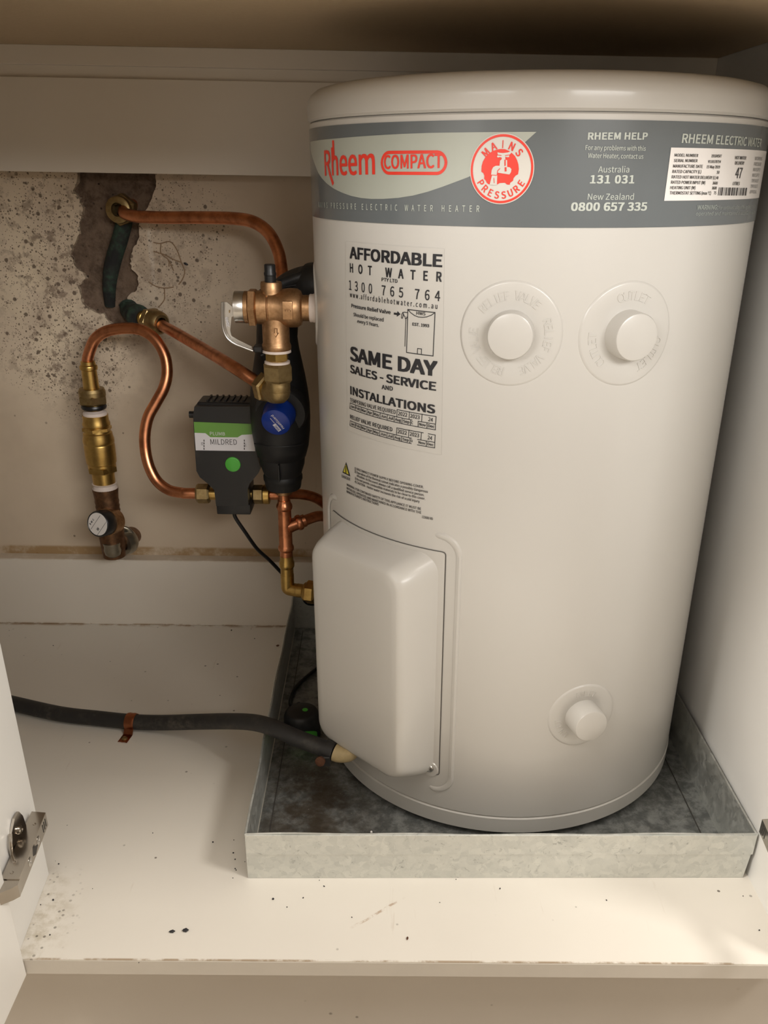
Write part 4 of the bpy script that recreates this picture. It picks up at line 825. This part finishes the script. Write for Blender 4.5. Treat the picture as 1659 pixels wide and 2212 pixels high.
# copper saddle clip
sd = atz(283, 1559, 0); cdn = (cq[5]-cq[3]); cdn.z = 0; cdn.normalize(); sdn = V((cdn.y, -cdn.x, 0))
if sdn.y > 0: sdn = -sdn
cpos = cq[4].copy(); cpos.z = 0
sad = thing('pipe_saddle', 'copper saddle clip holding the black conduit down to the cabinet base', 'pipe clip', cpos)
bm = NB(); path = [(.029, .0006), (.0135, .0006)]+[(.0103*math.cos(math.radians(a)), .0100+.0103*math.sin(math.radians(a))) for a in range(-20, 201, 20)]+[(-.0135, .0006), (-.018, .0006)]
A = []
for s, h in path:
    row = []
    for w, t in ((-.0058, 0), (-.0030, .0007), (0, .0003), (.0030, .0007), (.0058, 0)):
        c = V((s, h-.010)); nn = c.normalized() if c.length > 0 and h > .001 else V((0, 1)); row.append(bm.verts.new(cpos+sdn*(s+nn.x*t)+V((0, 0, h+nn.y*t))+cdn*w))
    A.append(row)
for r0, r1 in zip(A, A[1:]):
    for k in range(4): bm.faces.new((r0[k], r0[k+1], r1[k+1], r1[k]))
bmesh.ops.solidify(bm, geom=bm.faces[:], thickness=.0009); obj('strap', bm, 'copper', sad)
bm = NB(); lathe(bm, [(0, 0), (.0036, 0), (.0034, .0012), (.002, .002), (.0006, .0014), (0, .0014)], cpos+sdn*.0225+V((0, 0, .0014)), (0, 0, 1), 20); obj('saddle_screw', bm, 'brass_dull', sad)
# ================================================================== HINGES
def hinge(name, label, X, sgn, group=None):
    """sgn = +1 for the left jamb (arm reaches towards +x)"""
    h = thing(name, label, 'hinge', (X, -.300, .084))
    W = lambda dx, y, z: V((X+sgn*dx, y, z))
    bm = NB(); prism(bm, [W(.0005, -.272, .0915), W(.0135, -.2735, .0915), W(.0205, -.353, .0915), W(.006, -.353, .0915), W(.0035, -.325, .0915)][::int(sgn)], (0, 0, -.0145)); bevel_all(bm, .001, 2, 40); obj('arm', bm, 'nickel', h)
    bm = NB(); prism(bm, [W(.0003, -.322, .078), W(.0003, -.318, .104), W(.0003, -.306, .113), W(.0003, -.297, .113), W(.0003, -.292, .104), W(.0003, -.288, .078)][::int(sgn)], (sgn*.0022, 0, 0)); bevel_all(bm, .0007, 2, 40); tube(bm, [W(.0015, -.323, .080), W(.0045, -.325, .100), W(.003, -.319, .108)], .0016, 10, 6); obj('mounting_plate', bm, 'nickel', h)
    bm = NB(); lathe(bm, [(0, 0), (.0042, 0), (.0038, .0018), (.0022, .0026), (.0010, .0018), (0, .0018)], W(.0025, -.3035, .0985), (sgn, 0, 0), 20); obj('plate_screw', bm, 'nickel', h)
    face = lambda t, z: W(.0135+.0070*t, -.2735-.0795*t, z)
    fd = V((sgn*.0795, -.0070, 0)).normalized(); fd = V((sgn*1, .088, 0)).normalized()
    for t in (.34, .66):
        bm = NB(); lathe(bm, [(.0040, -.001), (.0040, .0003), (.0030, .0008), (.0012, .0006), (.0006, -.0002), (0, -.0002)], face(t, .0842), fd, 20); obj('adjusting_screw', bm, 'steel', h)
    bm = NB(); p = face(.50, .0842); e = V((sgn*-.088, -1, 0)).normalized(); prism(bm, [p+e*a_+V((0, 0, b_))+fd*.0001 for a_, b_ in ((-.006, .0015), (0, .0042), (.006, -.0015), (0, -.0042))], fd*.0007); obj('adjusting_slot', bm, 'dark_gap', h, False)
    for t in (.06, .11, .16): p = face(t, .0842); bm = NB(); prism(bm, [p+e*a_+V((0, 0, b_))+fd*-.0003 for a_, b_ in ((-.0006, .004), (.0006, .004), (.0006, -.004), (-.0006, -.004))], fd*.0006); obj('grip_slot', bm, 'dark_gap', h, False)
    for dx_, y in ((.009, -.2885), (.009, -.334), (.012, -.346)): bm = NB(); lathe(bm, [(.0016, 0), (.0013, .0006), (0, .0009)], W(dx_, y, .0914), (0, 0, 1), 14); obj('rivet', bm, 'nickel', h)
    bm = NB(); prism(bm, [W(.0205, -.3515, .0905), W(.0215, -.3585, .0905), W(.0175, -.3625, .0905), W(-.003, -.3760, .0905), W(-.006, -.3700, .0905), W(.009, -.3535, .0905)][::int(sgn)], (0, 0, -.0125)); bevel_all(bm, .0012, 2, 40); obj('link_arm', bm, 'nickel', h)
    bm = NB(); lathe(bm, [(0, -.004), (.0165, -.004), (.0175, .0), (.0172, .0012), (.015, .0016), (.013, -.006), (0, -.008)], W(.0070, -.386, .084), (sgn, 0, 0), 36); obj('hinge_cup', bm, 'nickel', h)
hinge('cabinet_hinge', 'nickel concealed hinge joining the open left door to the white jamb', -.4535, 1)
hinge('cabinet_hinge', 'nickel concealed hinge on the right cabinet side beside the tray corner', XR, -1)
# ================================================================== LOOSE DIRT
def pellet(p, l, r, a, label, name='dropping', mat='ink', cat='debris', group=None):
    d = V((math.cos(a), math.sin(a), 0)); n = 7
    bm = NB(); lathe(bm, [(0, -l/2)]+[(r*math.sin(PI*(k+.5)/n)*(1+.15*math.sin(k*2.1)), -l/2+l*(k+.5)/n) for k in range(n)]+[(0, l/2)], p+V((0, 0, r*.9)), d, 10); return tag(obj(name, bm, mat, None, True, loc=p), label, cat, group)
pellet(atz(372, 2014, 0), .0060, .0014, .15, 'small black dropping on the white base, left one of a pair near the front', group='droppings near the front edge')
pellet(atz(401, 2012, 0), .0062, .0018, .1, 'larger black dropping on the white base, right one of a pair near the front', group='droppings near the front edge')
pellet(atz(880, 2028, 0), .0042, .0009, 1.4, 'tiny dark red chip on the white base in front of the tray', 'paint_chip', 'rust')
pellet(atz(600, 1396, 0), .0055, .0013, .3, 'brown crumb on the white base near the rear left tray corner', 'crumb', 'rust')
pellet(atz(802, 1799, .0017), .0030, .0013, .8, 'white crumb in the tray behind its front rim', 'crumb', 'label_white')
fib = [((1060,850),(1140,862),(1260,842),(1340,940),(1390,1080),(1432,1200),(1400,1300),(1360,1352)), ((1060,955),(1200,1000),(1290,1050),(1385,1085)), ((1148,870),(1150,980),(1240,1060),(1300,1190)), ((1245,1070),(1245,1140)), ((1000,1320),(1100,1378),(1210,1395),(1300,1382)), ((1188,1392),(1192,1520),(1150,1590),(1115,1625))]
bm = NB()
for f in fib: tube(bm, [aty(140+x/5.53, 370+y/5.53, YW-.0004) for x, y in f], .0007, 6, 5)
tag(obj('root_fibres', bm, 'fibre', None, True, loc=aty(380, 580, YW)), 'thin brown web of dried fibres stuck to the wall right of the broken patch', 'debris', kind='stuff')
wp = aty(402, 570, YW); bm = NB(); lathe(bm, [(0, -.0032), (.0011, -.002), (.0015, 0), (.0011, .002), (0, .0032)], wp+V((0, -.001, 0)), (1, 0, -.45), 10); tag(obj('insect_casing', bm, 'ink', None, True, loc=wp), 'small dark casing stuck on the back wall right of the broken patch', 'debris')
bm = NB(); rnd = random.Random(11)
spots = [(508,1857),(508,1877),(503,1897),(504,1843),(690,1902),(529,1862),(510,1880),(120,1860),(145,1783),(127,1867),(108,2020),(40,2005),(590,1943),(655,1940),(620,1960),(760,1982),(700,1915),(985,1900),(1080,1920),(1310,1945),(1605,1936),(1640,2010),(950,1950),(300,2080),(200,1920),(60,1985),(88,1955),(115,1945),(330,1800),(460,1820),(505,1815),(20,1362),(20,1374),(115,1395),(500,1362),(550,1380)]
for x, y in spots:
    p = atz(x, y, 0); l = rnd.uniform(.0008, .0022); a = rnd.uniform(0, 3); d = V((math.cos(a), math.sin(a), 0)); r = l*rnd.uniform(.25, .5)
    lathe(bm, [(0, -l/2), (r, -l/4), (r, l/4), (0, l/2)], p+V((0, 0, r*.8)), d, 6)
o = obj('loose_grit', bm, 'ink', None, True, loc=atz(508, 1880, 0)); tag(o, 'scattered dark grit specks lying on the white cabinet base', 'debris', kind='stuff')
